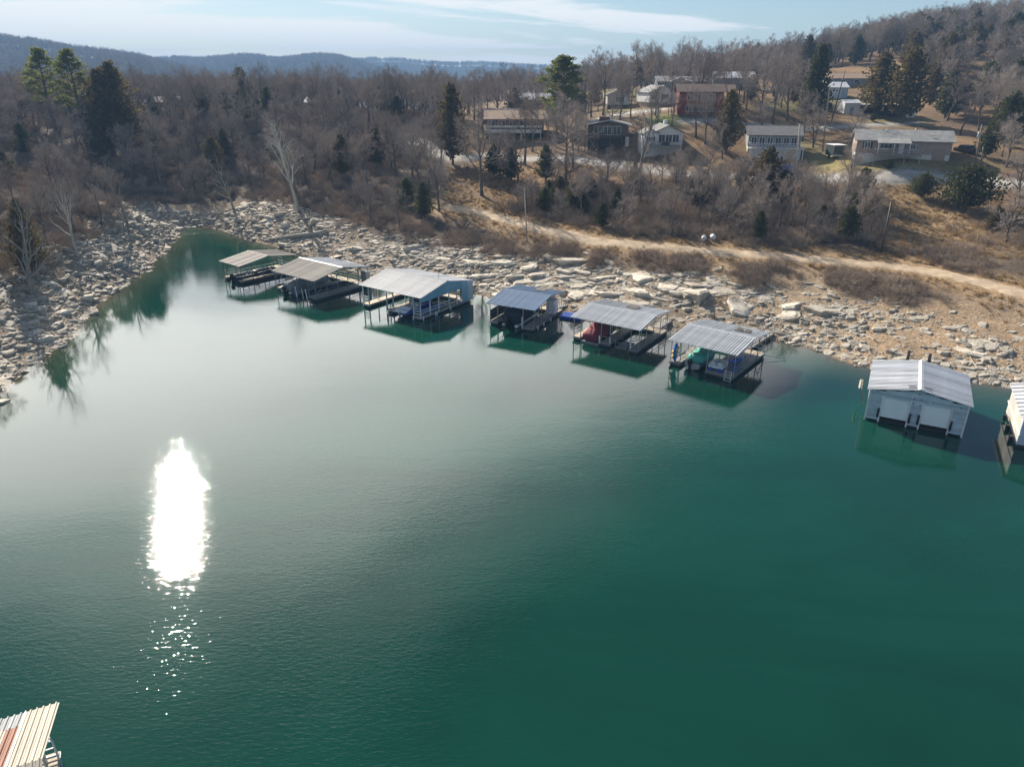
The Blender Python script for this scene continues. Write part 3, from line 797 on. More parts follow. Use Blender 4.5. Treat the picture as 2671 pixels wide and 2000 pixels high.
# ------------------------------------------------------------------ docks
M_TAN = mat('tan_metal_roof', (0.50, 0.45, 0.375), 0.75, 0.0, var=0.1, scale=0.8)
M_TANPINK = mat('faded_pink_roof', (0.30, 0.245, 0.225), 0.75, 0.0, var=0.15, scale=0.8)
M_GREYROOF = mat('old_grey_roof', (0.50, 0.505, 0.50), 0.75, 0.0, var=0.15, scale=0.8)
M_BLUEROOF = mat('blue_metal_roof', (0.21, 0.30, 0.42), 0.6, 0.0, var=0.1, scale=0.8)
M_GALV = mat('galvanised_roof', (0.54, 0.55, 0.565), 0.65, 0.1, var=0.1, scale=0.8)
M_WHITEROOF = mat('white_metal_roof', (0.66, 0.67, 0.69), 0.6, 0.0, var=0.06, scale=0.8)
M_SIDING = mat('blue_grey_siding', (0.46, 0.545, 0.61), 0.55, var=0.12, scale=1.5)
M_BLUEWALL = mat('blue_wall_panel', (0.19, 0.39, 0.51), 0.55, var=0.15, scale=1.0)
M_PALEBLUE = mat('pale_blue_panel', (0.42, 0.52, 0.58), 0.55, var=0.1, scale=1.0)
M_DOOR = mat('white_roll_door', (0.88, 0.91, 0.93), 0.45, var=0.05, scale=1.0)
M_RUSTBROWN = mat('brown_roof_panel', (0.24, 0.105, 0.065), 0.7, 0.0, var=0.15, scale=1.0)
M_ROPE = mat('rope', (0.45, 0.40, 0.32), 0.9)

def panel_mesh(pw, y0, z0, y1, z1, m, ribs=1):
    """one sheet of ribbed roofing from eave (y0, z0) to ridge (y1, z1), pw wide along x"""
    prof = [(0.0, 0.0)]
    for k in range(ribs):
        a = pw * (k + 0.5) / ribs; r = min(0.05, pw / ribs * 0.18); hh = 0.075 if ribs == 1 else 0.04
        prof += [(a - r, 0.0), (a - r * .6, hh), (a + r * .6, hh), (a + r, 0.0)]
    prof += [(pw - 0.012, 0.0)]
    mb = MB(); n = len(prof)
    vs = [(x, y0, z0 + h) for x, h in prof] + [(x, y1, z1 + h) for x, h in prof] + [(x, y0, z0 - .03) for x, h in prof] + [(x, y1, z1 - .03) for x, h in prof]
    fs = []
    for i in range(n - 1):
        fs += [(i, i+1, n+i+1, n+i), (2*n+i+1, 2*n+i, 3*n+i, 3*n+i+1), (i+1, i, 2*n+i, 2*n+i+1), (n+i, n+i+1, 3*n+i+1, 3*n+i)]
    fs += [(0, n, 3*n, 2*n), (n-1, 2*n-1+0, 4*n-1, 3*n-1)]
    mb.add(vs, fs)
    return mb.mesh('roof_panel', m)
def gable_roof(root, w, d, ez, rz, n, mn, mf, cap_m, ribs=1, frame_m=M_STEEL, pick=None):
    """ridge along local x; near slope at y < d/2"""
    fr = MB()
    for k in range(6):                                       # purlins and rafters under the sheets
        f = (k + .3) / 6
        for s in (0, 1):
            y = d / 2 * f if s == 0 else d - d / 2 * f
            fr.bar((0.1, y, ez + (rz - ez) * f - .075), (w - .1, y, ez + (rz - ez) * f - .075), .05, .07)
    for x in np.linspace(.3, w - .3, max(3, int(w / 2.6) + 1)):
        fr.bar((x, .1, ez - .15), (x, d / 2, rz - .15), .05, .09); fr.bar((x, d - .1, ez - .15), (x, d / 2, rz - .15), .05, .09)
        fr.bar((x, .1, ez - .17), (x, d - .1, ez - .17), .05, .07); fr.bar((x, d / 2, ez - .15), (x, d / 2, rz - .15), .05)
    roof = fr.build('roof', frame_m, root)
    pw = w / n
    for side in (0, 1):
        a = (0, ez, d / 2, rz) if side == 0 else (d, ez, d / 2, rz)
        me = {}
        for k in range(n):
            m = (mn, mf)[side]
            if pick: m = pick(side, k) or m
            if m.name not in me: me[m.name] = panel_mesh(pw, *a, m, ribs)
            o = link('roof_panel', me[m.name], roof); o.location = (k * pw, 0, 0)
    MB().loft([[(x, d/2 - .22, rz - .03), (x, d/2, rz + .085), (x, d/2 + .22, rz - .03)] for x in (-.01, w + .01)]).build('ridge_cap', cap_m, root)
    return roof
def walkway(root, x0, x1, y0, y1, m, frame_m, z=.5):
    o = box(x0, x1, y0, y1, z - .05, z).build('walkway', m, root)
    MB().box(x0 + .08, x1 - .08, y0 + .08, y1 - .08, -.25, z - .26).build('dock_float', M_FLOAT, o)
    f = MB()
    L = max(x1 - x0, y1 - y0); along_y = (y1 - y0) >= (x1 - x0)
    for zz in (z - .08, z - .22):
        f.bar((x0, y0, zz), (x0, y1, zz), .05); f.bar((x1, y0, zz), (x1, y1, zz), .05); f.bar((x0, y0, zz), (x1, y0, zz), .05); f.bar((x0, y1, zz), (x1, y1, zz), .05)
    nn = int(L / .8)
    for k in range(nn + 1):
        t = k / nn
        if along_y:
            for x in (x0, x1): f.bar((x, y0 + (y1 - y0) * t, z - .22), (x, y0 + (y1 - y0) * t, z - .08), .04)
        else:
            for y in (y0, y1): f.bar((x0 + (x1 - x0) * t, y, z - .22), (x0 + (x1 - x0) * t, y, z - .08), .04)
    f.build('edge_frame', frame_m, o)
    return o
def posts(root, spots, top, m, z0=.3, w=.08):
    for x, y in spots: box(x - w/2, x + w/2, y - w/2, y + w/2, z0, top).build('post', m, root)
def rail(root, pts, zs, m, w=.045, name='railing'):
    mb = MB()
    for z in zs:
        for (x0, y0), (x1, y1) in zip(pts[:-1], pts[1:]): mb.bar((x0, y0, z), (x1, y1, z), w)
    return mb.build(name, m, root)
def braces(root, segs, m, w=.05):
    for p, q in segs: MB().bar(p, q, w).build('brace', m, root)
def ladder(root, x, y, z0, z1, m, dx=(.45, 0), lean=0.0, n=5):
    mb = MB(); ax = Vector((dx[0], dx[1], 0)); b = Vector((x, y, z0)); t = Vector((x, y + lean, z1))
    mb.bar(b, t, .06); mb.bar(b + ax, t + ax, .06)
    for k in range(n):
        p = b.lerp(t, (k + .5) / n); mb.bar(p, p + ax, .09, .04)
    return mb.build('ladder', m, root)
def bumper(root, x, y, z0=-.05, z1=.65, m=M_WHITEP):
    return MB().tube([(x, y, z0), (x, y, z0 + .1), (x, y, z1 - .1), (x, y, z1)], [.05, .1, .1, .05], 8).build('dock_bumper', m, root, True)
def gangway(root, p0, p1, m, frame_m, hw=.6, rails=True):
    """p0, p1 local ends of a sloping gangplank"""
    mb = MB(); a, b = Vector(p0), Vector(p1); mb.bar(a, b, hw * 2, .08)
    o = mb.build('gangway', m, root)
    d = (b - a).normalized(); s = Vector((d.y, -d.x, 0)).normalized() * hw
    r = MB()
    for sg in (-1, 1):
        r.bar(a + s * sg + Vector((0, 0, -.1)), b + s * sg + Vector((0, 0, -.1)), .06, .14)
        if rails:
            r.bar(a + s * sg + Vector((0, 0, .95)), b + s * sg + Vector((0, 0, .95)), .05)
            for k in range(6):
                q = a.lerp(b, k / 5) + s * sg; r.bar(q, q + Vector((0, 0, .95)), .045)
    r.build('railing', frame_m, o)
    return o
def dock_frame(nl, nr, fl, ez):
    """plan frame of a roof from three eave corners seen in the photo (near left, near right, far left)"""
    a, b, c = (at_z(*p, ez) for p in (nl, nr, fl))
    ang = math.atan2(b[1] - a[1], b[0] - a[0])
    return (a[0], a[1], 0.0), ang
def loc_at(root, x, y, z=0.0):
    bpy.context.view_layer.update()
    return root.matrix_world @ Vector((x, y, z))
def to_shore(root_loc, ang, x, y, maxd=30):
    """distance along local +y from (x, y) to the ground"""
    ca, sa = math.cos(ang), math.sin(ang)
    for k in range(5, maxd * 5):
        yy = y + k * .2; X = root_loc[0] + ca * x - sa * yy; Y = root_loc[1] + sa * x + ca * yy
        if hd(X, Y) > 1.4: return yy, hz(X, Y)
    return y + 6, .5

# --- boats
def hull_rings(L, B, H, bow=.55, n=9, transom=.9):
    rings = []
    for i in range(n):
        f = i / (n - 1); y = L * f
        hb = B / 2 * (transom + (1 - transom) * min(1, f * 4)) * (1 if f < bow else math.sqrt(max(0.0, 1 - ((f - bow) / (1.001 - bow)) ** 2.2)) * .97 + .03)
        k = 0 if f < .6 else ((f - .6) / .4) ** 2
        zk, zc, zg = 0 + k * H * .7, H * .32 + k * H * .45, H * (1 + .18 * f * f)
        zc = min(zc, zg - .03)
        rings.append([(-hb, y, zg), (-hb * .9, y, zc), (0, y, zk), (hb * .9, y, zc), (hb, y, zg)])
    return rings
def boat_hull(root, L, B, H, m, inner_m, z=.0, floor=.45, y0=0.0, x0=0.0):
    rings = hull_rings(L, B, H)
    rings = [[(x + x0, y + y0, zz + z) for x, y, zz in r] for r in rings]
    mb = MB(); mb.loft(rings, cap=False, closed=False)
    mb.add(rings[0], [(0, 1, 2, 3, 4)])
    o = mb.build('hull', m, root)
    ins = []
    for r in rings[:-1]:
        g0, g1 = Vector(r[0]), Vector(r[-1]); zf = z + H * floor
        ins.append([tuple(g0 + Vector((0, 0, .03))), tuple(g0.lerp(g1, .09) + Vector((0, 0, .03))), tuple(Vector((g0.lerp(g1, .1).x, g0.y, zf))), tuple(Vector((g0.lerp(g1, .9).x, g0.y, zf))), tuple(g0.lerp(g1, .91) + Vector((0, 0, .03))), tuple(g1 + Vector((0, 0, .03)))])
    mi = MB(); mi.loft(ins, cap=False, closed=False); mi.build('cockpit', inner_m, root)
    return o
def outboard(root, x, y, z, m=M_BLACK, s=1.0):
    o = MB().loft([[(x + a * .2 * s * k, y - .12 * s + b * .28 * s * k, z + h * s) for a, b in ((-1,-.6),(-.6,-1),(.6,-1),(1,-.6),(1,.7),(.6,1),(-.6,1),(-1,.7))] for h, k in ((.15,.8),(.3,1),(.6,1.02),(.74,.85),(.8,.5))]).build('outboard', m, root, True)
    MB().loft([[(x + a * .07 * s, y - .1 * s + b * .14 * s, z + h * s) for a, b in ((-1,-1),(1,-1),(1,1),(-1,1))] for h in (.2, -.3, -.75)]).box(x - .13 * s, x + .13 * s, y - .32 * s, y + .1 * s, z - .48 * s, z - .45 * s).build('outboard_leg', m, o)
    return o
def cover(root, sect, m, name='boat_cover', nn=12):
    """lofted canvas: sections (y, half width, bottom z, top z, squareness)"""
    rings = []
    for y, hw, zb, zt, q in sect:
        r = []
        for k in range(nn):
            a = math.pi * k / (nn - 1); c, s_ = math.cos(a), math.sin(a)
            r.append((hw * math.copysign(abs(c) ** q, c), y, zb + (zt - zb) * abs(s_) ** q))
        rings.append([(hw * .86, y, zb - .16)] + r + [(-hw * .86, y, zb - .16)])
    return MB().loft(rings).build(name, m, root, True)
def seat_box(root, x, y, z, m, w=.5, d=.5):
    return MB().box(x - w/2, x + w/2, y - d/2, y + d/2, z, z + .32).box(x - w/2, x + w/2, y + d/2 - .02, y + d/2 + .12, z + .32, z + .8).build('seat', m, root)
def pontoon(root, L, B, m_fence, m_deck, deck_z=.75):
    for s in (-1, 1):
        MB().tube([(s * B * .36, 0, .25), (s * B * .36, .3, .22), (s * B * .36, L * .85, .22), (s * B * .36, L, .42)], [.25, .32, .32, .08], 10).build('pontoon_tube', M_ALU, root, True)
    box(-B/2, B/2, .15, L - .15, deck_z - .1, deck_z).build('boat_deck', m_deck, root)
    for x0, x1, y0, y1 in ((-B/2, -B/2 + .06, .5, L - .4), (B/2 - .06, B/2, .5, L - .4), (-B/2, B/2, L - .46, L - .4), (-B/2, -.5, .5, .56), (.5, B/2, .5, .56)):
        box(x0, x1, y0, y1, deck_z + .05, deck_z + .72).build('fence_panel', m_fence, root)

# ---- dock 1: single slip at the head of the cove, faded striped roof
nl, nr, fl = (570.8, 680.7), (622.5, 695.6), (729, 652)
loc, ang = dock_frame(nl, nr, fl, 3.0)
dk1 = thing('boat_dock', 'small rusty framed boat dock with faded pink striped roof, farthest up the cove', 'dock', loc, ang, 'boat docks moored along the shore')
w, d = 5.8, 10.5
gable_roof(dk1, w, d, 3.0, 3.75, 8, M_TAN, M_TAN, M_TAN, 1, M_DARKSTEEL, pick=lambda s, k: M_TANPINK if k in (1, 3, 4, 6) else None)
walkway(dk1, .3, 1.3, .3, d - 1.6, M_DECKT, M_DARKSTEEL); walkway(dk1, w - 1.3, w - .3, .3, d - 1.6, M_DECKT, M_DARKSTEEL); walkway(dk1, .3, w - .3, d - 1.55, d - .3, M_DECKT, M_DARKSTEEL)
PS = [(x, y) for x in (.35, w - .35) for y in np.linspace(.4, d - .4, 6)]
posts(dk1, PS + [(1.3, .4), (w - 1.3, .4)], 2.95, M_DARKSTEEL)
for x in (.35, w - .35): rail(dk1, [(x, .4), (x, d - .4)], (.95, 1.4), M_DARKSTEEL)
rail(dk1, [(.35, d - .4), (w - .35, d - .4)], (.95, 1.4), M_DARKSTEEL)
braces(dk1, [((.35, .4, 2.0), (1.3, .4, 2.9)), ((w - .35, .4, 2.0), (w - 1.3, .4, 2.9)), ((.35, .4, .6), (.35, 2.3, 2.9)), ((w - .35, .4, .6), (w - .35, 2.3, 2.9))], M_DARKSTEEL)
yy, zz = to_shore(loc, ang, 4.6, d)
gangway(dk1, (4.6, d - .3, .55), (4.6, yy, zz + .15), M_DECKT, M_DARKSTEEL)
p = loc_at(dk1, w / 2 - .1, .55, -.02)
b1 = thing('fishing_boat', 'dark blue fishing boat with black outboard moored under the pink striped roof', 'boat', p, ang)
boat_hull(b1, 7.4, 2.35, .95, M_NAVY, M_GREYCOVER, z=-.12)
outboard(b1, -.1, -.15, .55); 
for sx, sy in ((-.5, 2.6), (.5, 2.6), (-.45, 4.2)): seat_box(b1, sx, sy, .3, M_BLACK if sy > 3 else M_GREYCOVER)
box(.25, .85, 3.2, 3.7, .3, 1.25).build('steering_console', M_BLACK, b1)
MB().bar((.0, 6.3, .9), (.25, 7.0, 1.3), .09).build('trolling_motor', M_BLACK, b1)

# ---- dock 2: wide tan roof, grey covered pontoon boat
nl, nr, fl = (706, 706), (820.5, 735), (856, 671)
loc, ang = dock_frame(nl, nr, fl, 3.1)
dk2 = thing('boat_dock', 'wide boat dock with finely ribbed tan front roof and grey back roof', 'dock', loc, ang, 'boat docks moored along the shore')
w, d = 10.2, 10.8
gable_roof(dk2, w, d, 3.1, 4.1, 14, M_TAN, M_GALV, M_WHITEP, 3, M_BLUESTEEL)
walkway(dk2, .3, 1.2, .6, d - 1.5, M_DECKT, M_BLUESTEEL); walkway(dk2, 4.6, 5.5, .4, d - 1.5, M_DECK, M_BLUESTEEL); walkway(dk2, w - 2.0, w - .3, .2, d - 1.5, M_DECK, M_BLUESTEEL); walkway(dk2, .3, w - .3, d - 1.45, d - .2, M_DECKT, M_BLUESTEEL)
PS = [(x, y) for x in (.35, w - .35) for y in np.linspace(.4, d - .4, 6)] + [(x, y) for x in (4.6, 5.5) for y in (.5, 3.6, 6.8)] + [(x, d - .35) for x in (2.6, 5.0, 7.6)] + [(w - 2.0, .4)]
posts(dk2, PS, 3.05, M_BLUESTEEL)
rail(dk2, [(w - .35, .4), (w - .35, d - .4)], (.95, 1.4), M_BLUESTEEL); rail(dk2, [(.35, d - .4), (w - .35, d - .4)], (.95, 1.4), M_BLUESTEEL); rail(dk2, [(.35, .6), (.35, d - .4)], (1.0,), M_BLUESTEEL)
braces(dk2, [((.35, .4, 2.1), (2.2, .4, 3.0)), ((w - .35, .4, 1.6), (w - 2.2, .4, 3.0)), ((w - .35, .4, .7), (w - .35, 2.4, 3.0)), ((.35, .4, .7), (.35, 2.4, 3.0)), ((4.6, .5, 2.0), (3.4, .5, 3.0)), ((5.5, .5, 2.0), (6.8, .5, 3.0))], M_BLUESTEEL)
ladder(dk2, 4.75, .3, -.35, 1.35, M_BLUESTEEL, n=6)
for x in (5.7, 7.2, 8.1): MB().bar((x, .1, -.2), (x - .12, .0, 1.6), .11).build('mooring_pole', M_WHITEP, dk2)
MB().box(w - 1.0, w + .1, d - 1.25, d - .35, .5, 2.5).build('storage_box', M_STEEL, dk2)
yy, zz = to_shore(loc, ang, w - 2.2, d)
gangway(dk2, (w - 2.2, d - .3, .55), (w - 1.4, yy, zz + .15), M_DECKT, M_STEEL)
p = loc_at(dk2, 2.9, .1, -.02)
b2 = thing('pontoon_boat', 'pontoon boat under a grey canvas cover below the tan roof', 'boat', p, ang)
pontoon(b2, 7.6, 2.5, M_GREYCOVER, M_DECK)
cover(b2, [(.25, .9, .8, 1.15, .5), (.6, 1.3, .75, 1.55, .5), (1.6, 1.33, .75, 1.75, .55), (3, 1.33, .75, 1.95, .6), (4.5, 1.33, .75, 2.0, .6), (6.2, 1.32, .75, 1.7, .6), (7.3, 1.2, .8, 1.4, .5), (7.5, .9, .85, 1.1, .5)], M_GREYCOVER)
outboard(b2, 0, -.1, .45, M_BLACK)
p = loc_at(dk2, 6.9, 1.4, .0)
b2b = thing('jon_boat', 'low dark jon boat floating in the empty slip of the tan roofed dock', 'boat', p, ang)
boat_hull(b2b, 5.2, 1.5, .6, M_GREENDK, M_FLOAT, z=-.1, floor=.5)

# ---- dock 3: big old grey roof with blue end wall
nl, nr, fl = (934.4, 743), (1098, 779), (1076, 702.5)
loc, ang = dock_frame(nl, nr, fl, 3.2)
dk3 = thing('boat_dock', 'largest boat dock with weathered grey roof, white posts and blue gable end wall', 'dock', loc, ang, 'boat docks moored along the shore')
w, d = 11.6, 11.2
gable_roof(dk3, w, d, 3.2, 4.35, 11, M_GREYROOF, M_GALV, M_GREYROOF, 2, M_BLUESTEEL)
walkway(dk3, .3, 1.5, .3, d - 1.5, M_DECKT, M_WHITEP); walkway(dk3, 5.0, 6.2, .3, d - 1.5, M_DECKT, M_WHITEP); walkway(dk3, w - 1.6, w - .3, .1, d - 1.5, M_DECK, M_WHITEP); walkway(dk3, .3, w - .3, d - 1.45, d - .2, M_DECKT, M_WHITEP)
PS = [(.4, .4), (1.5, .4), (5.0, .4), (6.2, .4), (w - .35, .3), (w - 1.6, .3)] + [(w - .35, y) for y in (2.2, 4.0, 6.2, 7.9)] + [(.4, y) for y in (3.2, 6.0, 8.8, d - .4)] + [(5.0, 4), (5.0, 7.5)]
posts(dk3, PS, 3.15, M_WHITEP, w=.12)
for x0, x1 in ((.4, 1.5), (w - 1.6, w - .35)):
    for z in (.85, 1.2, 1.55): MB().bar((x0, .4 if x0 < 1 else .3, z), (x1, .4 if x0 < 1 else .3, z), .1).build('rail_board', M_WHITEP, dk3)
for z in (.9, 1.35): MB().bar((w - .35, .3, z), (w - .35, d - 2.2, z), .09).build('rail_board', M_WHITEP, dk3)
ladder(dk3, 5.15, .1, -.4, 1.5, M_BLUESTEEL, dx=(.8, 0), n=6)
braces(dk3, [((1.5, .4, 2.2), (2.5, .4, 3.1)), ((5.0, .4, 2.2), (4.0, .4, 3.1)), ((6.2, .4, 2.2), (7.2, .4, 3.1)), ((w - 1.6, .3, 2.2), (w - 2.6, .3, 3.1))], M_WHITEP)
# gable end wall in blue panels at x = w
n_ = 9
for k in range(n_):
    y0, y1 = d * k / n_ + .005, d * (k + 1) / n_ - .005
    def rz_(y): return 3.2 + (4.35 - 3.2) * (1 - abs(y - d / 2) / (d / 2)) - .06
    z0 = 2.55 if k < 7 else .45
    if k == 7: z0 = .45
    ys = [y0] + ([d / 2] if y0 < d / 2 < y1 else []) + [y1]
    poly = [(y, rz_(y)) for y in ys]
    ring = lambda x: [(x, y0, z0)] + [(x, y, z) for y, z in poly] + [(x, y1, z0)]
    MB().loft([ring(w - .06), ring(w - .02)]).build('wall_panel', M_BLUEWALL if k < 8 else M_PALEBLUE, dk3)
box(w - 1.5, w + .02, d - 1.2, d - .25, .5, 2.9).build('storage_locker', M_PALEBLUE, dk3)
MB().box(6.3, 6.36, 3.4, d - 1.6, .5, 3.0).build('partition', M_BLUEWALL, dk3)
for x, y in ((w - 1.4, -.05), (w - .2, .6), (w - .2, 3.1), (w - .2, 3.4), (w - .2, 6.3)): bumper(dk3, x, y, -.1, .6)
MB().tube([(w * .82, d * .55, 4.2), (w * .82, d * .55, 5.0)], .06, 8).build('vent_pipe', M_WHITEP, dk3)
MB().box(w - 2.2, w - 2.1, 6.1, 6.5, .9, 2.3).build('hanging_towel', M_RED, dk3)
yy, zz = to_shore(loc, ang, w - .8, d)
gangway(dk3, (2.4, d - .3, .55), (2.4, to_shore(loc, ang, 2.4, d)[0], zz + .3), M_DECKT, M_STEEL)
p = loc_at(dk3, 8.0, .2, .12)
b3 = thing('bowrider_boat', 'white and blue motorboat with a white swim platform under the old grey roof', 'boat', p, ang)
boat_hull(b3, 6.0, 2.2, .95, M_BLUE, M_WHITEP, z=-.05)
MB().loft([[(-1.05, -.3, .62), (-.9, -.75, .62), (.9, -.75, .62), (1.05, -.3, .62), (1.0, .8, .98), (-1.0, .8, .98)], [(-1.05, -.3, .72), (-.9, -.75, .72), (.9, -.75, .72), (1.05, -.3, .72), (1.0, .8, 1.1), (-1.0, .8, 1.1)]]).build('engine_cover', M_WHITEP, b3)
MB().add([(-.95, 3.4, 1.0), (.95, 3.4, 1.0), (.8, 3.0, 1.5), (-.8, 3.0, 1.5), (-.95, 3.45, 1.0), (.95, 3.45, 1.0), (.8, 3.05, 1.5), (-.8, 3.05, 1.5)], [(0,1,2,3),(7,6,5,4),(0,3,7,4),(1,5,6,2),(3,2,6,7),(0,4,5,1)]).build('windshield', M_GLASS, b3)
for sx in (-.5, .5): seat_box(b3, sx, 2.1, .4, M_WHITEP)
outboard(b3, .3, -.75, .2, M_STEEL, .8)
p = loc_at(dk3, w - .95, 1.2, .5)
kk = thing('canoe', 'blue canoe with white gunwales lying on the walkway below the blue gable wall', 'canoe', p, ang)
mb = MB(); rg_ = [[(x * .8, y, zz) for x, y, zz in r] for r in hull_rings(4.4, .9, .45, .5, 11, .35)]; mb.loft(rg_, cap=False, closed=False); mb.add(rg_[0], [(0,1,2,3,4)]); mb.build('hull', M_BLUE2, kk)
for s in (0, -1): MB().tube([tuple(Vector(r[s])) for r in rg_], .035, 5).build('gunwale', M_WHITEP, kk)

# ---- dock 4: blue roof
nl, nr, fl = (1266, 790.5), (1396.4, 810.4), (1366.6, 745)
loc, ang = dock_frame(nl, nr, fl, 3.0)
dk4 = thing('boat_dock', 'boat dock with bright blue ribbed metal roof', 'dock', loc, ang, 'boat docks moored along the shore')
w, d = 7.2, 9.7
gable_roof(dk4, w, d, 3.0, 3.65, 22, M_BLUEROOF, M_BLUEROOF, M_BLUEROOF, 1, M_STEEL)
walkway(dk4, .4, 1.5, .4, d - 1.5, M_DECKT, M_STEEL); walkway(dk4, w - 1.9, w - .35, .2, d - 1.5, M_DECK, M_STEEL); walkway(dk4, .4, w - .35, d - 1.45, d - .2, M_DECKT, M_STEEL)
posts(dk4, [(x, y) for x in (.45, w - .4) for y in np.linspace(.45, d - .4, 5)] + [(1.5, .5), (1.5, 3.5), (w - 1.9, .35), (w - 1.9, 4)], 2.95, M_STEEL, w=.07)
rail(dk4, [(.45, .45), (.45, d - .4)], (1.0, 1.5), M_STEEL, .035); rail(dk4, [(w - .4, 2), (w - .4, d - .4)], (1.0, 1.5), M_STEEL, .035); rail(dk4, [(.45, d - .4), (w - .4, d - .4)], (1.0, 1.5), M_STEEL, .035)
MB().box(.42, .44, .5, d - 2, .55, 2.0).build('mesh_screen', M_DARKSTEEL, dk4)
box(w - 1.6, w - .42, d - 2.9, d - 1.6, .52, 2.4).build('storage_locker', M_WHITEP, dk4)
for y in (1.4, 3.2, 5.4): bumper(dk4, w - .28, y, -.05, .5)
bumper(dk4, w - 1.9, .1, .2, 1.9)
box(w * .52, w * .72, d * .72, d * .86, 3.46, 3.5).build('roof_patch', M_DARKSTEEL, dk4)
yy, zz = to_shore(loc, ang, 5.4, d)
gangway(dk4, (5.6, d - .3, .55), (6.2, yy + .6, zz + .25), M_DECK, M_STEEL)
p = loc_at(dk4, 3.3, .45, .0)
b4 = thing('covered_pontoon_boat', 'large boat under a black navy cover with black outboard beneath the blue roof', 'boat', p, ang)
pontoon(b4, 7.0, 2.5, M_NAVY, M_BLACK)
cover(b4, [(.3, 1.1, .8, 1.7, .35), (.7, 1.28, .7, 2.3, .4), (2.2, 1.3, .7, 2.42, .45), (4.2, 1.3, .7, 2.3, .5), (5.8, 1.25, .75, 1.8, .5), (6.8, 1.0, .8, 1.2, .5)], M_NAVY)
outboard(b4, -.3, -.1, .5, M_BLACK, 1.25)
MB().tube([(-1.0, .12, .8), (-1.0, -.1, 1.9), (-.1, -.1, 1.95), (-.1, .12, .8)], .04, 6).build('boarding_ladder', M_BLACK, b4)
p = loc_at(dk4, w + .4, d - 2.1, .0)
raft = thing('floating_platform', 'bright blue ribbed plastic swim platform floating beside the blue roofed dock', 'platform', p, ang)
MB().box(-.1, 3.0, -.6, 1.6, -.1, .25).build('platform_float', M_BLUE, raft)
for k in range(5): MB().loft([[(-.15, -.6 + k * .44, .25), (-.15, -.55 + k * .44, .36), (-.15, -.3 + k * .44, .36), (-.15, -.24 + k * .44, .25)], [(3.05, -.6 + k * .44, .25), (3.05, -.55 + k * .44, .36), (3.05, -.3 + k * .44, .36), (3.05, -.24 + k * .44, .25)]]).build('rib', M_BLUE2, raft)

# ---- dock 5: galvanised roof, maroon cover
nl, nr, fl = (1488, 826), (1677, 864), (1596, 783)
loc, ang = dock_frame(nl, nr, fl, 3.0)
dk5 = thing('boat_dock', 'two-slip boat dock with pale galvanised roof beside the bright blue roofed dock', 'dock', loc, ang, 'boat docks moored along the shore')
w, d = 9.4, 9.0
gable_roof(dk5, w, d, 3.0, 3.6, 27, M_GALV, M_GALV, M_GALV, 1, M_STEEL)
walkway(dk5, .3, 1.3, .2, d - 1.4, M_DECKT, M_STEEL); walkway(dk5, 4.1, 5.3, .1, d - 1.4, M_DECK, M_STEEL); walkway(dk5, w - 1.4, w - .3, -.05, d - 1.4, M_DECK, M_STEEL); walkway(dk5, .3, w - .3, d - 1.35, d - .15, M_DECKT, M_STEEL)
posts(dk5, [(x, y) for x in (.35, w - .35) for y in np.linspace(.4, d - .3, 5)] + [(x, y) for x in (1.3, 4.1, 5.3, w - 1.4) for y in (.4, 3.4)], 2.95, M_STEEL, w=.075)
rail(dk5, [(.35, .4), (.35, d - .3)], (1.0, 1.45), M_STEEL, .04); rail(dk5, [(w - .35, 3), (w - .35, d - .3)], (1.0, 1.45), M_STEEL, .04); rail(dk5, [(.35, d - .3), (w - .35, d - .3)], (1.0, 1.45), M_STEEL, .04)
braces(dk5, [((4.1, .4, 1.2), (5.3, .4, 1.2)), ((5.3, 3.4, .6), (5.3, .4, 1.3)), ((w - 1.4, 3.4, .6), (w - 1.4, .4, 1.3))], M_STEEL)
for x in (4.1, 5.3, w - 1.4): bumper(dk5, x + (.1 if x > 5 else -.1), .2, .2, 1.3)
box(w * .48, w * .64, d * .66, d * .80, 3.5, 3.55).build('solar_panel', M_DARKSTEEL, dk5)
MB().tube([(5.3, .1, .5), (6.2, -.2, .02), (7.2, -.2, .02), (w - 1.4, 0, .5)], .05, 6).build('mooring_line', M_BLACK, dk5)
yy, zz = to_shore(loc, ang, 7.6, d)
gangway(dk5, (7.6, d - .2, .55), (7.6, yy, zz + .15), M_DECK, M_STEEL)
p = loc_at(dk5, 2.7, .25, .12)
b5 = thing('covered_motorboat', 'motorboat under a maroon canvas cover on the galvanised roofed dock', 'boat', p, ang)
boat_hull(b5, 6.3, 2.3, .9, M_MAROON, M_BLACK, z=0)
cover(b5, [(-.1, .95, .45, .95, .55), (.15, 1.15, .45, 1.15, .5), (1.0, 1.2, .55, 1.35, .6), (1.9, 1.22, .6, 1.95, .75), (2.7, 1.22, .6, 2.05, .75), (3.6, 1.2, .65, 1.75, .7), (4.8, 1.05, .8, 1.4, .7), (5.8, .6, .95, 1.25, .8), (6.3, .15, 1.05, 1.15, .8)], M_MAROON)
lift = MB().box(-1.3, 1.3, -.2, .1, -.1, .1).box(-1.3, -1.0, -.2, 5, -.15, .05).box(1.0, 1.3, -.2, 5, -.15, .05).build('boat_lift', M_STEEL, b5)
p = loc_at(dk5, 6.6, .6, -.02)
b5b = thing('jet_ski_lift', 'small grey framed personal watercraft lift in the empty slip', 'lift', p, ang)
box(-.7, .7, 0, 2.6, -.15, .12).build('lift_float', M_GREYCOVER, b5b)
MB().bar((-.7, .1, .1), (-.7, .1, 1.2), .07).bar((.7, .1, .1), (.7, .1, 1.2), .07).bar((-.7, .1, .7), (.7, .1, .7), .07).bar((-.7, .1, 1.2), (-.7, 2.4, .5), .06).bar((.7, .1, 1.2), (.7, 2.4, .5), .06).build('lift_frame', M_STEEL, b5b)

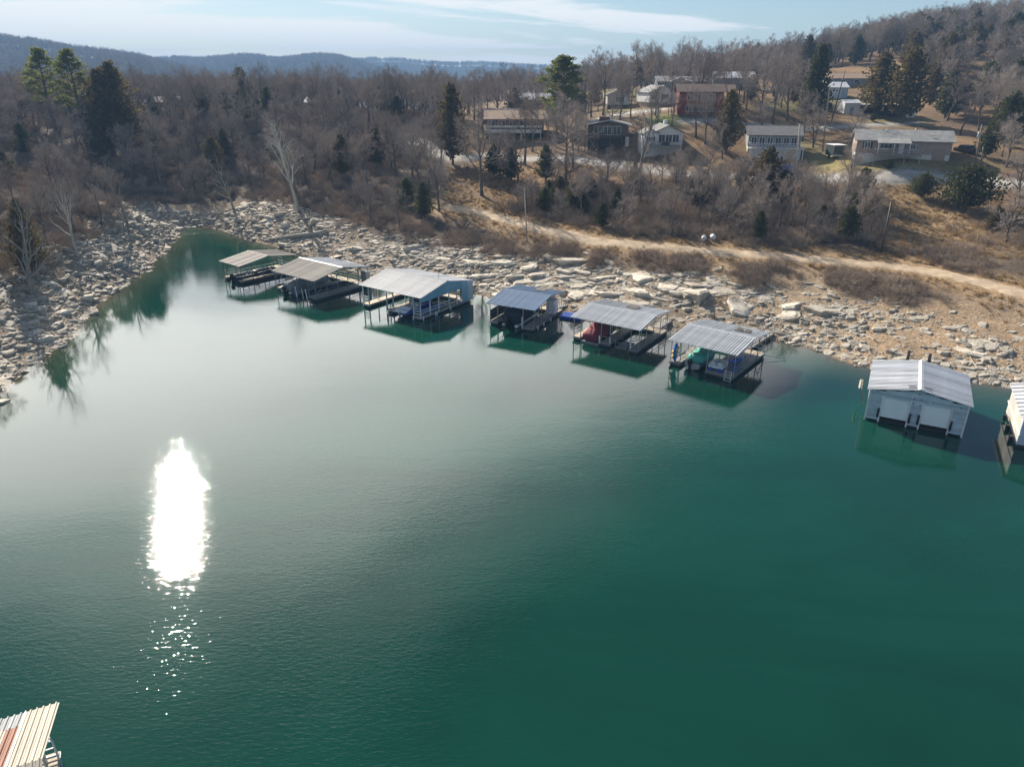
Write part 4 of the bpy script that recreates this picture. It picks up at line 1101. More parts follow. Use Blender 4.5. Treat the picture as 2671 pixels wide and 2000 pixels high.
# ---- dock 6: galvanised roof, green tarp boat, pedal boat
nl, nr, fl = (1743.5, 886), (1929.3, 929.5), (1838.4, 832.7)
loc, ang = dock_frame(nl, nr, fl, 3.0)
dk6 = thing('boat_dock', 'boat dock with pale galvanised roof, water toys and a white swim ladder', 'dock', loc, ang, 'boat docks moored along the shore')
w, d = 8.1, 9.5
gable_roof(dk6, w, d, 3.0, 3.6, 25, M_GALV, M_GALV, M_GALV, 1, M_STEEL)
walkway(dk6, .3, 1.5, .1, d - 1.4, M_DECK, M_STEEL); walkway(dk6, w - 3.4, w - .3, -.1, d - 1.4, M_DECK, M_STEEL); walkway(dk6, .3, w - .3, d - 1.35, d - .15, M_DECKT, M_STEEL)
posts(dk6, [(x, y) for x in (.35, w - .35) for y in np.linspace(.3, d - .3, 5)] + [(1.5, .3), (1.5, 4), (w - 3.4, .2), (w - 3.4, 3.6), (w - 1.1, .1)], 2.95, M_STEEL, w=.075)
rail(dk6, [(.35, .3), (.35, d - .3)], (1.0, 1.45), M_STEEL, .04); rail(dk6, [(w - .35, .1), (w - .35, d - .3)], (1.0, 1.45), M_STEEL, .04); rail(dk6, [(.35, d - .3), (w - .35, d - .3)], (1.0, 1.45, 2.0), M_STEEL, .04)
braces(dk6, [((w - .35, d - 2.6, .6), (w - .35, d - .4, 2.9)), ((w - .35, d - 2.6, 2.9), (w - .35, d - .4, .6))], M_STEEL, .04)
ladder(dk6, w - 1.15, -.2, -.5, 1.2, M_WHITEP, dx=(.7, 0), lean=.1, n=5)
for k, x in enumerate((w * .62, w * .74)): box(x, x + .75, d * .66, d * .78, 3.49, 3.54).build('solar_panel', M_DARKSTEEL, dk6)
MB().tube([(w - .3, d - 1, .5), (w + 2, d + .4, .1)], .03, 5).build('mooring_line', M_ROPE, dk6)
yy, zz = to_shore(loc, ang, 5.4, d)
gangway(dk6, (5.4, d - .2, .55), (5.6, yy, zz + .15), M_DECK, M_STEEL)
p = loc_at(dk6, 2.95, .35, .05)
b6 = thing('tarp_covered_boat', 'small grey boat under a bunched teal tarp with black outboard', 'boat', p, ang)
boat_hull(b6, 5.2, 2.0, .85, M_STEEL, M_GREENDK, z=-.05)
cover(b6, [(.5, .9, .7, 1.3, .7), (.9, 1.02, .65, 1.65, .6), (1.7, 1.05, .65, 1.55, .9), (2.6, 1.05, .65, 1.75, .6), (3.6, .95, .75, 1.5, .7), (4.7, .5, .9, 1.15, .8)], M_TEAL)
outboard(b6, -.2, -.1, .5, M_BLACK)
p = loc_at(dk6, .85, .35, .5)
kt = thing('tow_tube', 'yellow and blue inflatable water toy standing on the end of the walkway', 'water toy', p, ang + .2)
rings = []
for k in range(15):
    a = math.pi * k / 14; rr_ = .62 * math.sin(a) + .02
    rings.append([(math.cos(b_) * rr_ * .38, math.sin(b_) * rr_, 1.1 - 1.1 * math.cos(a)) for b_ in np.linspace(0, 2 * math.pi, 13)[:-1]])
MB().loft(rings).build('tube_body', M_BLUE2, kt, True)
for z0 in (.7, 1.25): MB().tube([(.3 * math.cos(a) - .05, .42 * math.sin(a), z0 + .12 + .3 * math.cos(a)) for a in np.linspace(0, 6.28, 14)], .13, 6).build('yellow_ring', M_YELLOW, kt, True)
p = loc_at(dk6, w - 2.5, .35, .5)
pb = thing('pedal_boat', 'white and blue pedal boat resting at the end of the dock walkway', 'pedal boat', p, ang + .1)
for s in (-1, 1): MB().tube([(s * .5, -.1, .2), (s * .5, .1, .17), (s * .5, 2.0, .17), (s * .5, 2.4, .38)], [.16, .24, .24, .1], 8).build('pontoon_hull', M_BLUE, pb, True)
MB().loft([[(x * k, y * k2 + .1, z) for x, y in ((-.85, 0), (.85, 0), (.92, .6), (.85, 1.9), (.5, 2.3), (-.5, 2.3), (-.85, 1.9), (-.92, .6))] for z, k, k2 in ((.32, .9, .97), (.5, 1, 1), (.62, .96, .99))]).build('upper_deck', M_WHITEP, pb)
for s in (-1, 1): MB().loft([[(s * .4 - .28, .35, .62), (s * .4 + .28, .35, .62), (s * .4 + .28, .95, .62), (s * .4 - .28, .95, .62)], [(s * .4 - .26, .3, .98), (s * .4 + .26, .3, .98), (s * .4 + .22, .5, .9), (s * .4 - .22, .5, .9)]]).build('seat', M_WHITEP, pb)
MB().tube([(0, 1.2, .6), (0, 1.2, .72)], [.2, .16], 10).build('cup_holder', M_BLUE2, pb)
p = loc_at(dk6, w - 2.2, 3.2, .52)
ky = thing('kayak', 'blue kayak lying along the walkway behind the pedal boat', 'kayak', p, ang - .25)
rings = []
for k in range(11):
    f = k / 10; hw = .36 * math.sin(math.pi * min(max(f, .03), .97)) ** .6; zc = .16 + .12 * (2 * f - 1) ** 4
    rings.append([(math.cos(a) * hw, 3.2 * f, zc + math.sin(a) * hw * .5) for a in np.linspace(0, 2 * math.pi, 11)[:-1]])
MB().loft(rings).build('hull', M_BLUE2, ky, True)
MB().tube([(.24 * math.cos(a), 1.5 + .45 * math.sin(a), .33) for a in np.linspace(0, 6.28, 14)], .04, 5).build('cockpit_rim', M_BLACK, ky)
p = loc_at(dk6, w - .75, 1.5, .5)
bn = thing('bin', 'blue plastic tub standing beside the dock railing', 'bin', p, ang)
MB().tube([(0, 0, 0), (0, 0, .75), (0, 0, .8)], [.24, .32, .36], 12).build('tub', M_BLUE2, bn, True)
MB().tube([(0, 0, .8), (0, 0, .85)], [.36, .3], 12).build('lid', M_BLUE, bn)

# ---- dock 7: enclosed boathouse with two roll doors, ridge running to the shore
fl_, fr_ = at_z(2263, 1014, 3.2), at_z(2540, 1062, 3.2)
ang = math.atan2(fr_[1] - fl_[1], fr_[0] - fl_[0])
w = float(np.hypot(*(fr_ - fl_)[:2])); d = 8.3
bh = thing('boathouse', 'enclosed blue grey boathouse with two white roll doors and a white metal roof', 'boathouse', (fl_[0], fl_[1], 0), ang)
ez, rz = 3.2, 3.95
def gable_end_roof(root, w, d, ez, rz, n, m, cap_m):
    """ridge along local y"""
    fr = MB()
    for k in range(5):
        f = (k + .3) / 5
        for s in (0, 1):
            x = w / 2 * f if s == 0 else w - w / 2 * f
            fr.bar((x, .1, ez + (rz - ez) * f - .07), (x, d - .1, ez + (rz - ez) * f - .07), .05, .07)
    roof = fr.build('roof', M_STEEL, root); pw = d / n
    for side in (0, 1):
        me = panel_mesh(pw, 0, ez, w / 2, rz, m, 1)
        for k in range(n):
            o = link('roof_panel', me, roof)
            o.rotation_euler = (0, 0, -math.pi / 2 if side == 0 else math.pi / 2)
            o.location = (0, (k + 1) * pw, 0) if side == 0 else (w, k * pw, 0)
    MB().loft([[(w/2 - .25, y, rz - .02), (w/2, y, rz + .1), (w/2 + .25, y, rz - .02)] for y in (-.02, d + .02)]).build('ridge_cap', cap_m, root)
gable_end_roof(bh, w, d, ez, rz, 22, M_WHITEROOF, M_WHITEP)
x0, x1, y0, y1 = .28, w - .28, .3, d - .3
def roof_z(x): return ez + (rz - ez) * (1 - abs(x - w / 2) / (w / 2)) - .1
dl, dm = (x0 + 1.15, w / 2 - .5), (w / 2 + .5, x1 - 1.15)
nb = 15; bhh = .21; door_top = 2.55
def siding_row(face, a, b, z, z2, k):
    if b - a < .05: return
    if face == 'front': MB().add([(a, y0 - .015, z), (b, y0 - .015, z), (b, y0, z2), (a, y0, z2), (a, y0 + .05, z), (b, y0 + .05, z), (b, y0 + .05, z2), (a, y0 + .05, z2)], [(0,1,2,3),(7,6,5,4),(0,3,7,4),(1,5,6,2),(3,2,6,7),(0,4,5,1)]).build('siding_board', M_SIDING, bh)
    else:
        x = x0 if face == 'left' else x1; s = -1 if face == 'left' else 1
        MB().add([(x + s * .015, a, z), (x + s * .015, b, z), (x, b, z2), (x, a, z2), (x - s * .05, a, z), (x - s * .05, b, z), (x - s * .05, b, z2), (x - s * .05, a, z2)], [(0,1,2,3),(7,6,5,4),(0,3,7,4),(1,5,6,2),(3,2,6,7),(0,4,5,1)]).build('siding_board', M_SIDING, bh)
zb = .2
for k in range(19):
    z, z2 = zb + k * bhh, zb + (k + 1) * bhh - .006
    if z2 <= door_top + .05:
        siding_row('front', x0, dl[0], z, z2, k); siding_row('front', dl[1], dm[0], z, z2, k); siding_row('front', dm[1], x1, z, z2, k)
    else:
        if z2 <= roof_z(x0): siding_row('front', x0, x1, z, z2, k)
        else:
            f = (z2 + .1 - ez) / (rz - ez)
            if f < .95: siding_row('front', x0 + (w/2 - x0) * max(f, 0), x1 - (x1 - w/2) * max(f, 0), z, z2, k)
    if z2 <= ez - .05:
        siding_row('left', y0, y1, z, z2, k); siding_row('right', y0, y1, z, z2, k)
MB().loft([[(x0, y, zb), (x0, y, roof_z(x0)), (w/2, y, roof_z(w/2)), (x1, y, roof_z(x1)), (x1, y, zb)] for y in (y1 - .05, y1)]).build('back_wall', M_SIDING, bh)
for (a, b), zlow in ((dl, .62), (dm, .62)):
    dr = box(a + .02, b - .02, y0 + .08, y0 + .12, zlow, door_top + .1).build('roll_door', M_DOOR, bh)
    box(a, b, y0 + .06, y0 + .14, zlow - .07, zlow).build('door_bottom_bar', M_WHITEP, dr)
    for x in (a, b): box(x - .06, x + .06, y0 - .06, y0 + .02, .0, door_top + .05).build('door_jamb', M_WHITEP, dr)
for x in (x0, x1): box(x - .07, x + .07, y0 - .07, y0 - .016, 0, roof_z(x)).build('corner_trim', M_WHITEP, bh)
for x in (dl[0] - .14, dl[1] + .14, dm[0] - .14, dm[1] + .14): bumper(bh, x, y0 - .14, .45, 1.45, M_BLACK)
box(x0, x1, y0 + .2, y1, -.3, .25).build('dock_float', M_FLOAT, bh)
for (xx, sgn) in ((w/2 - .95, 1), (w/2 + .35, -1)):
    for k in range(3):
        f0, f1 = (xx, xx + .6); zf = lambda x: ez + (rz - ez) * (1 - abs(x - w/2) / (w/2)) + .06
        MB().bar((f0, .35 + k * .28, zf(f0)), (f1, .35 + k * .28, zf(f1)), .07, .03).build('snow_guard', M_BLACK, bh)
for xx, zz in ((w/2 - .3, 2.9), (w/2 + .25, 2.9), (w/2 - .3, 2.4), (w/2 + .25, 2.3), (w/2 - .3, 1.3), (w/2 + .25, 1.3), (x0 + .6, 2.95), (x1 - .6, 2.75), (w/2, 3.4)):
    box(xx - .05, xx + .05, y0 - .05, y0 - .02, zz, zz + .1).build('bolt_plate', M_BLACK, bh)
box(w/2 + .85, w/2 + 1.1, y0 - .06, y0 - .016, 2.72, 2.86).build('dock_number_plate', M_WHITEP, bh)
lw = MB(); lw.bar((-.05, d * .35, 1.0), (-.6, d * .40, 1.9), .05); lw.bar((-.05, d * .75, 1.0), (-.6, d * .72, 1.9), .05); lw.bar((-.6, d * .40, 1.9), (-.6, d * .72, 1.9), .05); lw.bar((-.05, d * .35, .4), (-.6, d * .40, 1.9), .05)
lw.build('side_frame', M_DARKSTEEL, bh)
MB().tube([(-.62 + .06 * math.sin(k * 1.4), d * .42 + k * .12, 1.75 + .05 * math.cos(k * 1.4)) for k in range(20)], .13, 6).build('coiled_rope', M_ROPE, bh, True)
for xx in (w * .36, w * .58):
    MB().tube([(xx, d + .5, -1), (xx, d + .5, 4.6)], .14, 8).build('mooring_pile', M_BLACK, bh)
# ---- boathouse cut by the right edge of the frame
c0 = at_z(2650, 1157.6, .3); c1 = at_z(2668, 1018, 2.9)
ang = R(63)
c1 = c0 + np.array([math.cos(ang), math.sin(ang), 0]) * 7.5
b8 = thing('boathouse', 'pale boathouse with tan weathered side wall next to the blue grey boathouse', 'boathouse', (c0[0], c0[1], 0), ang)
# local x along the lake-facing side wall, local -y away to the right
for k in range(8):
    box(k * .94, (k + 1) * .94 - .02, -.05, 0, .25, 3.0).build('wall_panel', M_TAN if k % 3 else M_GALV, b8)
for k in range(7): box(-.05, 0, -(k + 1) * .94 + .02, -k * .94 - .01, .3, 3.0).build('wall_panel', M_SIDING, b8)
box(.05, 7.4, -6.5, -.1, -.3, .25).build('dock_float', M_FLOAT, b8)
box(-.35, 7.8, -.02, .06, 1.2, 1.35).build('trim_board', M_WHITEP, b8)
for k in range(9):
    me = panel_mesh(.92, .3, 3.0, -3.3, 3.9, M_GALV, 1); o = link('roof_panel', me, b8); o.location = (-.3 + k * .92, 0, 0)
    me = panel_mesh(.92, -6.9, 3.0, -3.3, 3.9, M_GALV, 1); o = link('roof_panel', me, b8); o.location = (-.3 + k * .92, 0, 0)
for xx in (1.2, 3.6, 6): MB().tube([(xx, .25, -.1), (xx, .25, .5)], .18, 10).build('tire_bumper', M_BLACK, b8)

# ---- near dock whose roof corner enters at the lower left
zr = 4.6
c0, c1, c2 = at_z(156, 1830, zr), at_z(0, 1876.6, zr), at_z(107, 2000, zr - .25)
e1 = (c1 - c0)[:2]; ang = math.atan2(-e1[1], -e1[0])      # local x towards the visible corner
nd9 = thing('boat_dock', 'cream ribbed dock roof with one brown panel and a grey strip', 'dock', (c0[0], c0[1], 0), ang, 'boat docks moored along the shore')
fr = MB()
for k in range(6): fr.bar((-7.8, -.3 - k * .74, zr - .1 + (.3 + k * .74) * .25), (-.05, -.3 - k * .74, zr - .1 + (.3 + k * .74) * .25), .06, .08)
roof = fr.build('roof', M_STEEL, nd9)
M_STRIP = mat('dull_grey_strip', (0.33, 0.345, 0.35), 0.7, var=0.05)
M_CREAM = mat('cream_metal_roof', (0.47, 0.425, 0.35), 0.7, 0.0, var=0.06, scale=1.0)
def sheet(x, wd, ya, yb, m, ribs, lift=0.0):
    me = panel_mesh(wd, ya, zr + lift - ya * .25, yb, zr + lift - yb * .25, m, ribs)
    o = link('roof_panel', me, roof); o.location = (x, 0, 0)
pw = .24
for k in range(5): sheet(-(k + 1) * pw, pw, -4, 0, M_CREAM, 1)
sheet(-5 * pw - .12, .11, -4, 0, M_WHITEP, 1, .02)
for k in range(2): sheet(-5 * pw - .12 - (k + 1) * pw, pw, -4, -1.05, M_RUSTBROWN, 1)
for k in range(24): sheet(-5 * pw - .12 - (k + 1) * pw, pw, -1.03, 0, M_STRIP, 1)
for k in range(22): sheet(-7 * pw - .12 - (k + 1) * pw, pw, -4, -1.05, M_CREAM, 1)
for k in range(30):
    me = panel_mesh(pw, -8, zr, -4, zr + 1.0, M_CREAM, 1); o = link('roof_panel', me, roof); o.location = (-(k + 1) * pw, 0, 0)
walkway(nd9, -2.5, -1.02, -7.5, 1.45, M_DECKT, M_STEEL, .5); walkway(nd9, -7.6, -6.4, -7.5, -.3, M_DECKT, M_STEEL, .5)
for k in range(14): box(-2.48, -1.04, 1.2 - k * .28, 1.26 - k * .28, .505, .53).build('deck_gap_batten', M_FLOAT, nd9)
posts(nd9, [(-1.15, -.4), (-1.15, -4), (-2.4, -.4), (-1.15, -7.4), (-7.5, -.4), (-7.5, -7.4), (-7.5, -4)], zr - .1, M_STEEL)
for xx in (-1.02, -1.5):
    MB().tube([(xx, 1.0, -.3), (xx, .95, .6), (xx, .92, 1.7), (xx, .7, 2.2), (xx, .3, 2.3)], .05, 6).build('ladder_rail', M_WHITEP, nd9)
for k in range(5): MB().bar((-1.5, .97, k * .45 - .1), (-1.02, .97, k * .45 - .1), .06).build('ladder_rung', M_WHITEP, nd9)
# ------------------------------------------------------------------ houses
M_SHINGLE_G = mat('grey_shingles', (0.17, 0.165, 0.16), 0.9, var=0.25, scale=1.2)
M_SHINGLE_W = mat('weathered_shingles', (0.26, 0.255, 0.245), 0.9, var=0.3, scale=0.9)
M_SHINGLE_B = mat('brown_shingles', (0.135, 0.085, 0.065), 0.9, var=0.2, scale=1.2)
M_SHINGLE_T = mat('tan_shingles', (0.36, 0.245, 0.165), 0.9, var=0.2, scale=1.2)
M_RUSTROOF = mat('rusty_metal_roof', (0.45, 0.25, 0.19), 0.6, 0.1, var=0.3, scale=0.5, col2=(0.55, 0.42, 0.36))
M_REDSIDE = mat('dark_red_siding', (0.21, 0.032, 0.024), 0.8, var=0.15, scale=2)
M_TANSIDE = mat('pinkish_tan_siding', (0.31, 0.24, 0.20), 0.8, var=0.1, scale=2)
M_WHITESIDE = mat('white_siding', (0.66, 0.66, 0.64), 0.7, var=0.06, scale=2)
M_GREYSIDE = mat('grey_siding', (0.27, 0.285, 0.29), 0.75, var=0.08, scale=2)
M_BROWNSIDE = mat('brown_siding', (0.12, 0.085, 0.065), 0.8, var=0.15, scale=2)
M_BRICK = mat('red_brick', (0.20, 0.085, 0.06), 0.9, var=0.3, scale=6)
M_BLOCK = mat('white_block', (0.55, 0.54, 0.52), 0.85, var=0.1, scale=3)
M_SHUTTER = mat('dark_shutters', (0.015, 0.02, 0.03), 0.6)
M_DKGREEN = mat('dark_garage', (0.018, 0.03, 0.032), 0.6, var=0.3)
M_WOODRAIL = mat('grey_wood_rail', (0.34, 0.31, 0.28), 0.85, var=0.2, scale=3)
M_TARP = mat('blue_tarp', (0.02, 0.11, 0.42), 0.5, var=0.2, scale=2, bump=0.8, bscale=3)

def window(root, x, z, w, h, y=0.0, m_frame=M_WHITEP, axis='x', mull=1, sgn=-1, shutters=False):
    """window on a wall plane; axis 'x' = wall along x at y; 'y' = wall along y at x = y argument"""
    t = .07
    def bx(a0, a1, d0, d1, z0, z1, mb):
        if axis == 'x': mb.box(a0, a1, min(d0, d1), max(d0, d1), z0, z1)
        else: mb.box(min(d0, d1), max(d0, d1), a0, a1, z0, z1)
    f = MB(); d0, d1 = y + sgn * .003, y + sgn * .07
    bx(x - w/2, x + w/2, d0, d1, z, z + t, f); bx(x - w/2, x + w/2, d0, d1, z + h - t, z + h, f)
    bx(x - w/2, x - w/2 + t, d0, d1, z + t, z + h - t, f); bx(x + w/2 - t, x + w/2, d0, d1, z + t, z + h - t, f)
    for k in range(mull):
        a = x - w/2 + w * (k + 1) / (mull + 1); bx(a - t/2, a + t/2, d0, d1, z + t, z + h - t, f)
    o = f.build('window', m_frame, root)
    edges = [x - w/2 + t] + [x - w/2 + w * (k + 1) / (mull + 1) for k in range(mull)] + [x + w/2 - t]
    for a, b in zip(edges[:-1], edges[1:]):
        p = MB(); bx(a + (t/2 if a != edges[0] else 0), b - (t/2 if b != edges[-1] else 0), y + sgn * .005, y + sgn * .03, z + t, z + h - t, p); p.build('pane', M_GLASS, o)
    if shutters:
        for s in (-1, 1):
            p = MB(); a = x + s * (w/2 + .2); bx(a - .18, a + .18, y + sgn * .004, y + sgn * .05, z, z + h, p); p.build('shutter', M_SHUTTER, root)
    return o
def door(root, x, z, w, h, m, y=0.0, sgn=-1, name='door'):
    o = box(x - w/2, x + w/2, min(y + sgn * .004, y + sgn * .06), max(y + sgn * .004, y + sgn * .06), z, z + h).build(name, m, root)
    box(x + w/2 - .14, x + w/2 - .08, min(y + sgn * .06, y + sgn * .11), max(y + sgn * .06, y + sgn * .11), z + h * .45, z + h * .45 + .06).build('handle', M_BLACK, o)
    return o
def body(root, L, Wd, h, rise, ridge, m_wall, m_roof, found=2.5, m_found=M_CONC, over=.45, x0=0.0, y0=0.0, z0=0.0, th=.14):
    """walls from (x0, y0) to (x0+L, y0+Wd); the front faces -y"""
    x1, y1, zt = x0 + L, y0 + Wd, z0 + h
    if ridge == 'x':
        ring = lambda x: [(x, y0, z0), (x, y0, zt), (x, (y0+y1)/2, zt + rise), (x, y1, zt), (x, y1, z0)]
        w_ = MB().loft([ring(x0), ring(x1)])
    else:
        ring = lambda y: [(x0, y, z0), (x0, y, zt), ((x0+x1)/2, y, zt + rise), (x1, y, zt), (x1, y, z0)]
        w_ = MB().loft([ring(y0), ring(y1)])
    w_.build('wall', m_wall, root)
    r = MB()
    if ridge == 'x':
        ym = (y0+y1)/2; s = rise / (Wd/2)
        for sg in (-1, 1):
            ye = (y0 - over) if sg < 0 else (y1 + over); ze = zt - s * over + .03
            prof = [(ye, ze), (ym, zt + rise + .03), (ym, zt + rise + .03 + th), (ye, ze + th)]
            r.loft([[(x, a, b) for a, b in prof] for x in (x0 - over, x1 + over)])
    else:
        xm = (x0+x1)/2; s = rise / (L/2)
        for sg in (-1, 1):
            xe = (x0 - over) if sg < 0 else (x1 + over); ze = zt - s * over + .03
            prof = [(xe, ze), (xm, zt + rise + .03), (xm, zt + rise + .03 + th), (xe, ze + th)]
            r.loft([[(a, y, b) for a, b in prof] for y in (y0 - over, y1 + over)])
    ro = r.build('roof', m_roof, root)
    if found: box(x0 + .06, x1 - .06, y0 + .06, y1 - .06, z0 - found, z0 - .003).build('foundation', m_found, root)
    return ro
def deck(root, x0, x1, y0, y1, z, m, rail_m, rz=1.0, legs=3.0, step=.35, side=True):
    o = box(x0, x1, y0, y1, z - .2, z).build('deck', m, root)
    r = MB(); r.bar((x0, y0 + .05, z + rz), (x1, y0 + .05, z + rz), .08)
    k = x0
    while k <= x1 + .01: r.bar((k, y0 + .05, z), (k, y0 + .05, z + rz), .05); k += step
    if side:
        for x in (x0 + .05, x1 - .05): r.bar((x, y0, z + rz), (x, y1, z + rz), .08)
    r.build('railing', rail_m, o)
    for x in np.linspace(x0 + .15, x1 - .15, 4): box(x - .07, x + .07, y0 + .08, y0 + .22, z - legs, z - .2).build('deck_post', m, root)
    return o
def place(uc, vb, L, rz=0.0, sink=0.1):
    """house origin (front left corner) so that the middle of its front meets the ground at view point (uc, vb)"""
    p = hit(uc, vb); c, s = math.cos(rz), math.sin(rz)
    OCC.append((p[0] - s * 4, p[1] + c * 4, max(L, 8) * .62 + 1.5))
    return (p[0] - c * L / 2, p[1] - s * L / 2, p[2] - sink)

# red two-storey house
L = 14.0
q_ = hit(1512, 262); OCC.append((q_[0], q_[1], 7))
h1 = thing('red_house', 'dark red two-storey house with two rows of white windows and brown roof', 'house', place(1520, 247, L, R(-6)), R(-6))
body(h1, L - 3.2, 8, 5.4, 1.5, 'x', M_REDSIDE, M_SHINGLE_B, x0=.6, over=.7)
for row, z in enumerate((.7, 3.3)):
    for k in range(4): window(h1, 3.2 + k * 1.75 + .2 * row, z, 1.5, 1.55, 0.0, mull=1)
box(L - 2.6, L, .5, 7.5, 2.5, 2.7).build('side_porch_deck', M_BROWNSIDE, h1)
MB().loft([[(x, -.7, 5.05), (x, 4, 6.75), (x, 8.7, 5.05), (x, 8.7, 5.2), (x, 4, 6.9), (x, -.7, 5.2)] for x in (L - 1.85, L + .6)]).build('porch_roof', M_SHINGLE_B, h1)
for x, y in ((L - .2, .6), (L - .2, 7.4), (L - 1.4, .6)): box(x - .08, x + .08, y - .08, y + .08, -1.5, 5.3).build('porch_post', M_BROWNSIDE, h1)
deck(h1, -1.9, .55, -.4, 4, 2.6, M_BROWNSIDE, M_BROWNSIDE, legs=3.5)
box(.6, L - 2.6, -1.2, -.1, -.8, .12).build('plinth_terrace', M_BROWNSIDE, h1)

# small cottage white gable with deck
L = 8.5
h2 = thing('white_cottage', 'white gabled lakefront cottage with chimney, front deck and pale lower wall', 'house', place(1432, 335, L, R(4)), R(4))
body(h2, 6.8, 8, 2.6, 1.5, 'y', M_WHITESIDE, M_SHINGLE_G, x0=1.7, z0=2.3, found=5, m_found=M_BLOCK)
body(h2, 3.4, 5, 2.4, .9, 'y', M_WHITESIDE, M_SHINGLE_G, x0=-.6, y0=-.3, z0=2.3, found=5, m_found=M_BLOCK, over=.3)
window(h2, 1.1, 3.2, 1.1, .9, -.3, mull=1, shutters=True)
for x in (3.7, 5.3, 6.9): window(h2, x, 2.75, 1.5, 1.75, 0.0, mull=1)
deck(h2, -1.3, 7.6, -2.3, -.31, 2.2, M_DECK, M_WOODRAIL, legs=4.5, step=.6)
box(5.2, 5.95, 4.6, 5.3, 4.6, 7.3).build('chimney', M_WHITEP, h2)
for x in (.3, 1.6): seat_box(h2, x, -1.1, 2.2, M_WOODRAIL, .6, .6)
box(3.6, 5.2, -1.4, -.7, 2.21, 3.1).build('deck_sofa', M_DKGREEN, h2)

# mid-century house with a shallow gable and brick chimney
L = 9.5
h3 = thing('low_gable_house', 'house with shallow cream edged gable, brick chimney and dark balcony over garage', 'house', place(1312, 319, L, R(-5)), R(-5))
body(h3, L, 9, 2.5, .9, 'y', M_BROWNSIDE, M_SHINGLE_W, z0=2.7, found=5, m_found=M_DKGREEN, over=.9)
for x in (2.3, 4.6, 6.8): window(h3, x, 2.95, 1.9, 2.0, 0.0, mull=1)
box(2.6, 5.2, 2.6, 3.6, 5.4, 6.9).build('chimney', M_BRICK, h3)
deck(h3, -.8, L - 1.2, -2.2, -.05, 2.6, M_BROWNSIDE, M_BROWNSIDE, legs=3.8, step=.4)
door(h3, 5.0, .05, 2.2, 2.1, M_BLACK, .06)
box(L - .7, L + .2, -1.6, .0, -1.5, 2.6).build('wing_wall', M_CONC, h3)

# long house with white balcony band over dark carport
L = 15.0
h4 = thing('long_house', 'long tan roofed house with white balcony band above a dark carport', 'house', place(1112, 303, L, R(-2)), R(-2))
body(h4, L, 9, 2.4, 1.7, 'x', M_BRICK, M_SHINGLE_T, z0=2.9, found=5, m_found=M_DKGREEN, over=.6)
bd = box(-.2, L - .6, -1.8, -.05, 2.55, 2.75).build('balcony', M_WHITESIDE, h4)
box(-.2, L - .6, -1.86, -1.8, 2.0, 2.72).build('white_band', M_WHITESIDE, bd)
rr_ = MB(); rr_.box(-.2, L - .6, -1.82, -1.74, 3.3, 3.75); 
for x in np.linspace(-.1, L - .7, 12): rr_.bar((x, -1.78, 2.7), (x, -1.78, 3.8), .07)
rr_.build('railing', M_WHITESIDE, bd)
for x in (1.5, 4.2, 7, 9.6, 12.2): window(h4, x, 3.3, 1.8, 1.6, 0.0, mull=1)
for x in (1.0, 5.0, 9.2, L - .8): box(x - .1, x + .1, -1.7, -1.5, -1.5, 2.5).build('carport_post', M_WHITESIDE, h4)
box(11.4, 12.2, 3, 3.8, 5.4, 7.3).build('chimney', M_BRICK, h4)
door(h4, 11.3, .05, 3.2, 2.2, M_DKGREEN, .06, name='garage_door')
p4 = hit(1085, 272); OCC.append((p4[0], p4[1], 8))
h4b = thing('rusty_roof_house', 'low house with patchy rust red metal roof behind the long tan house', 'house', (p4[0] - 6, p4[1] + 3, hz(p4[0], p4[1] + 3) - .2), R(3))
body(h4b, 11, 7, 2.6, 1.6, 'x', M_BROWNSIDE, M_RUSTROOF, over=.5)
for x in (2, 5, 8): window(h4b, x, .9, 1.2, 1.1, 0.0)
p4 = hit(1150, 235); OCC.append((p4[0], p4[1], 9))
h4c = thing('brown_house', 'brown house with pale metal roof and white doors beside the big green pine', 'house', (p4[0] - 7, p4[1], p4[2] - .2), R(-3))
body(h4c, 13, 8, 3, 1.7, 'x', M_BROWNSIDE, M_GALV, over=.5)
for x in (3, 6.2): door(h4c, x, .1, 1.5, 2.1, M_WHITESIDE)
window(h4c, 10, 1, 1.4, 1.1, 0.0)

# grey and white lake house with white railing
L = 11.0
h5 = thing('grey_roof_cottage', 'cottage with grey hip-like roof, white porch railing and white lower wall', 'house', place(1668, 339, L, R(-12)), R(-12))
body(h5, L, 7, 2.5, 1.5, 'x', M_GREYSIDE, M_SHINGLE_G, z0=2.2, found=5, m_found=M_BLOCK, over=.5)
for x in (1.2, 2.9, 4.6, 6.3, 8.0, 9.6): window(h5, x, 2.5, 1.2, 1.7, 0.0, mull=1)
deck(h5, .2, L + .6, -2.4, -.05, 2.1, M_WHITESIDE, M_WHITEP, legs=4, step=.3)
box(.6, L, -2.2, -2.0, -2, 1.9).build('lower_wall', M_BLOCK, h5)

# tan ranch house on the right
L = 17.0
h6 = thing('ranch_house', 'pinkish tan ranch house with long weathered grey roof and wooden porch', 'house', place(1946, 343, L, R(-19)), R(-19))
rf = body(h6, L, 8, 2.5, 1.6, 'x', M_TANSIDE, M_SHINGLE_W, z0=1.0, found=4, m_found=M_BLOCK, over=.5)
MB().loft([[(x, -2.3, 3.05), (x, 0.3, 3.75), (x, 0.3, 3.85), (x, -2.3, 3.15)] for x in (3.6, 9.6)]).build('porch_roof', M_SHINGLE_W, h6)
for x in (3.8, 6.6, 9.4): box(x - .06, x + .06, -2.2, -2.08, 1.0, 3.1).build('porch_post', M_WHITEP, h6)
window(h6, 2.0, 1.9, 1.1, 1.2, 0.0, shutters=True); window(h6, 5.4, 1.9, 2.2, 1.0, 0.0, mull=2); window(h6, 10.2, 1.9, 1.0, 1.0, 0.0)
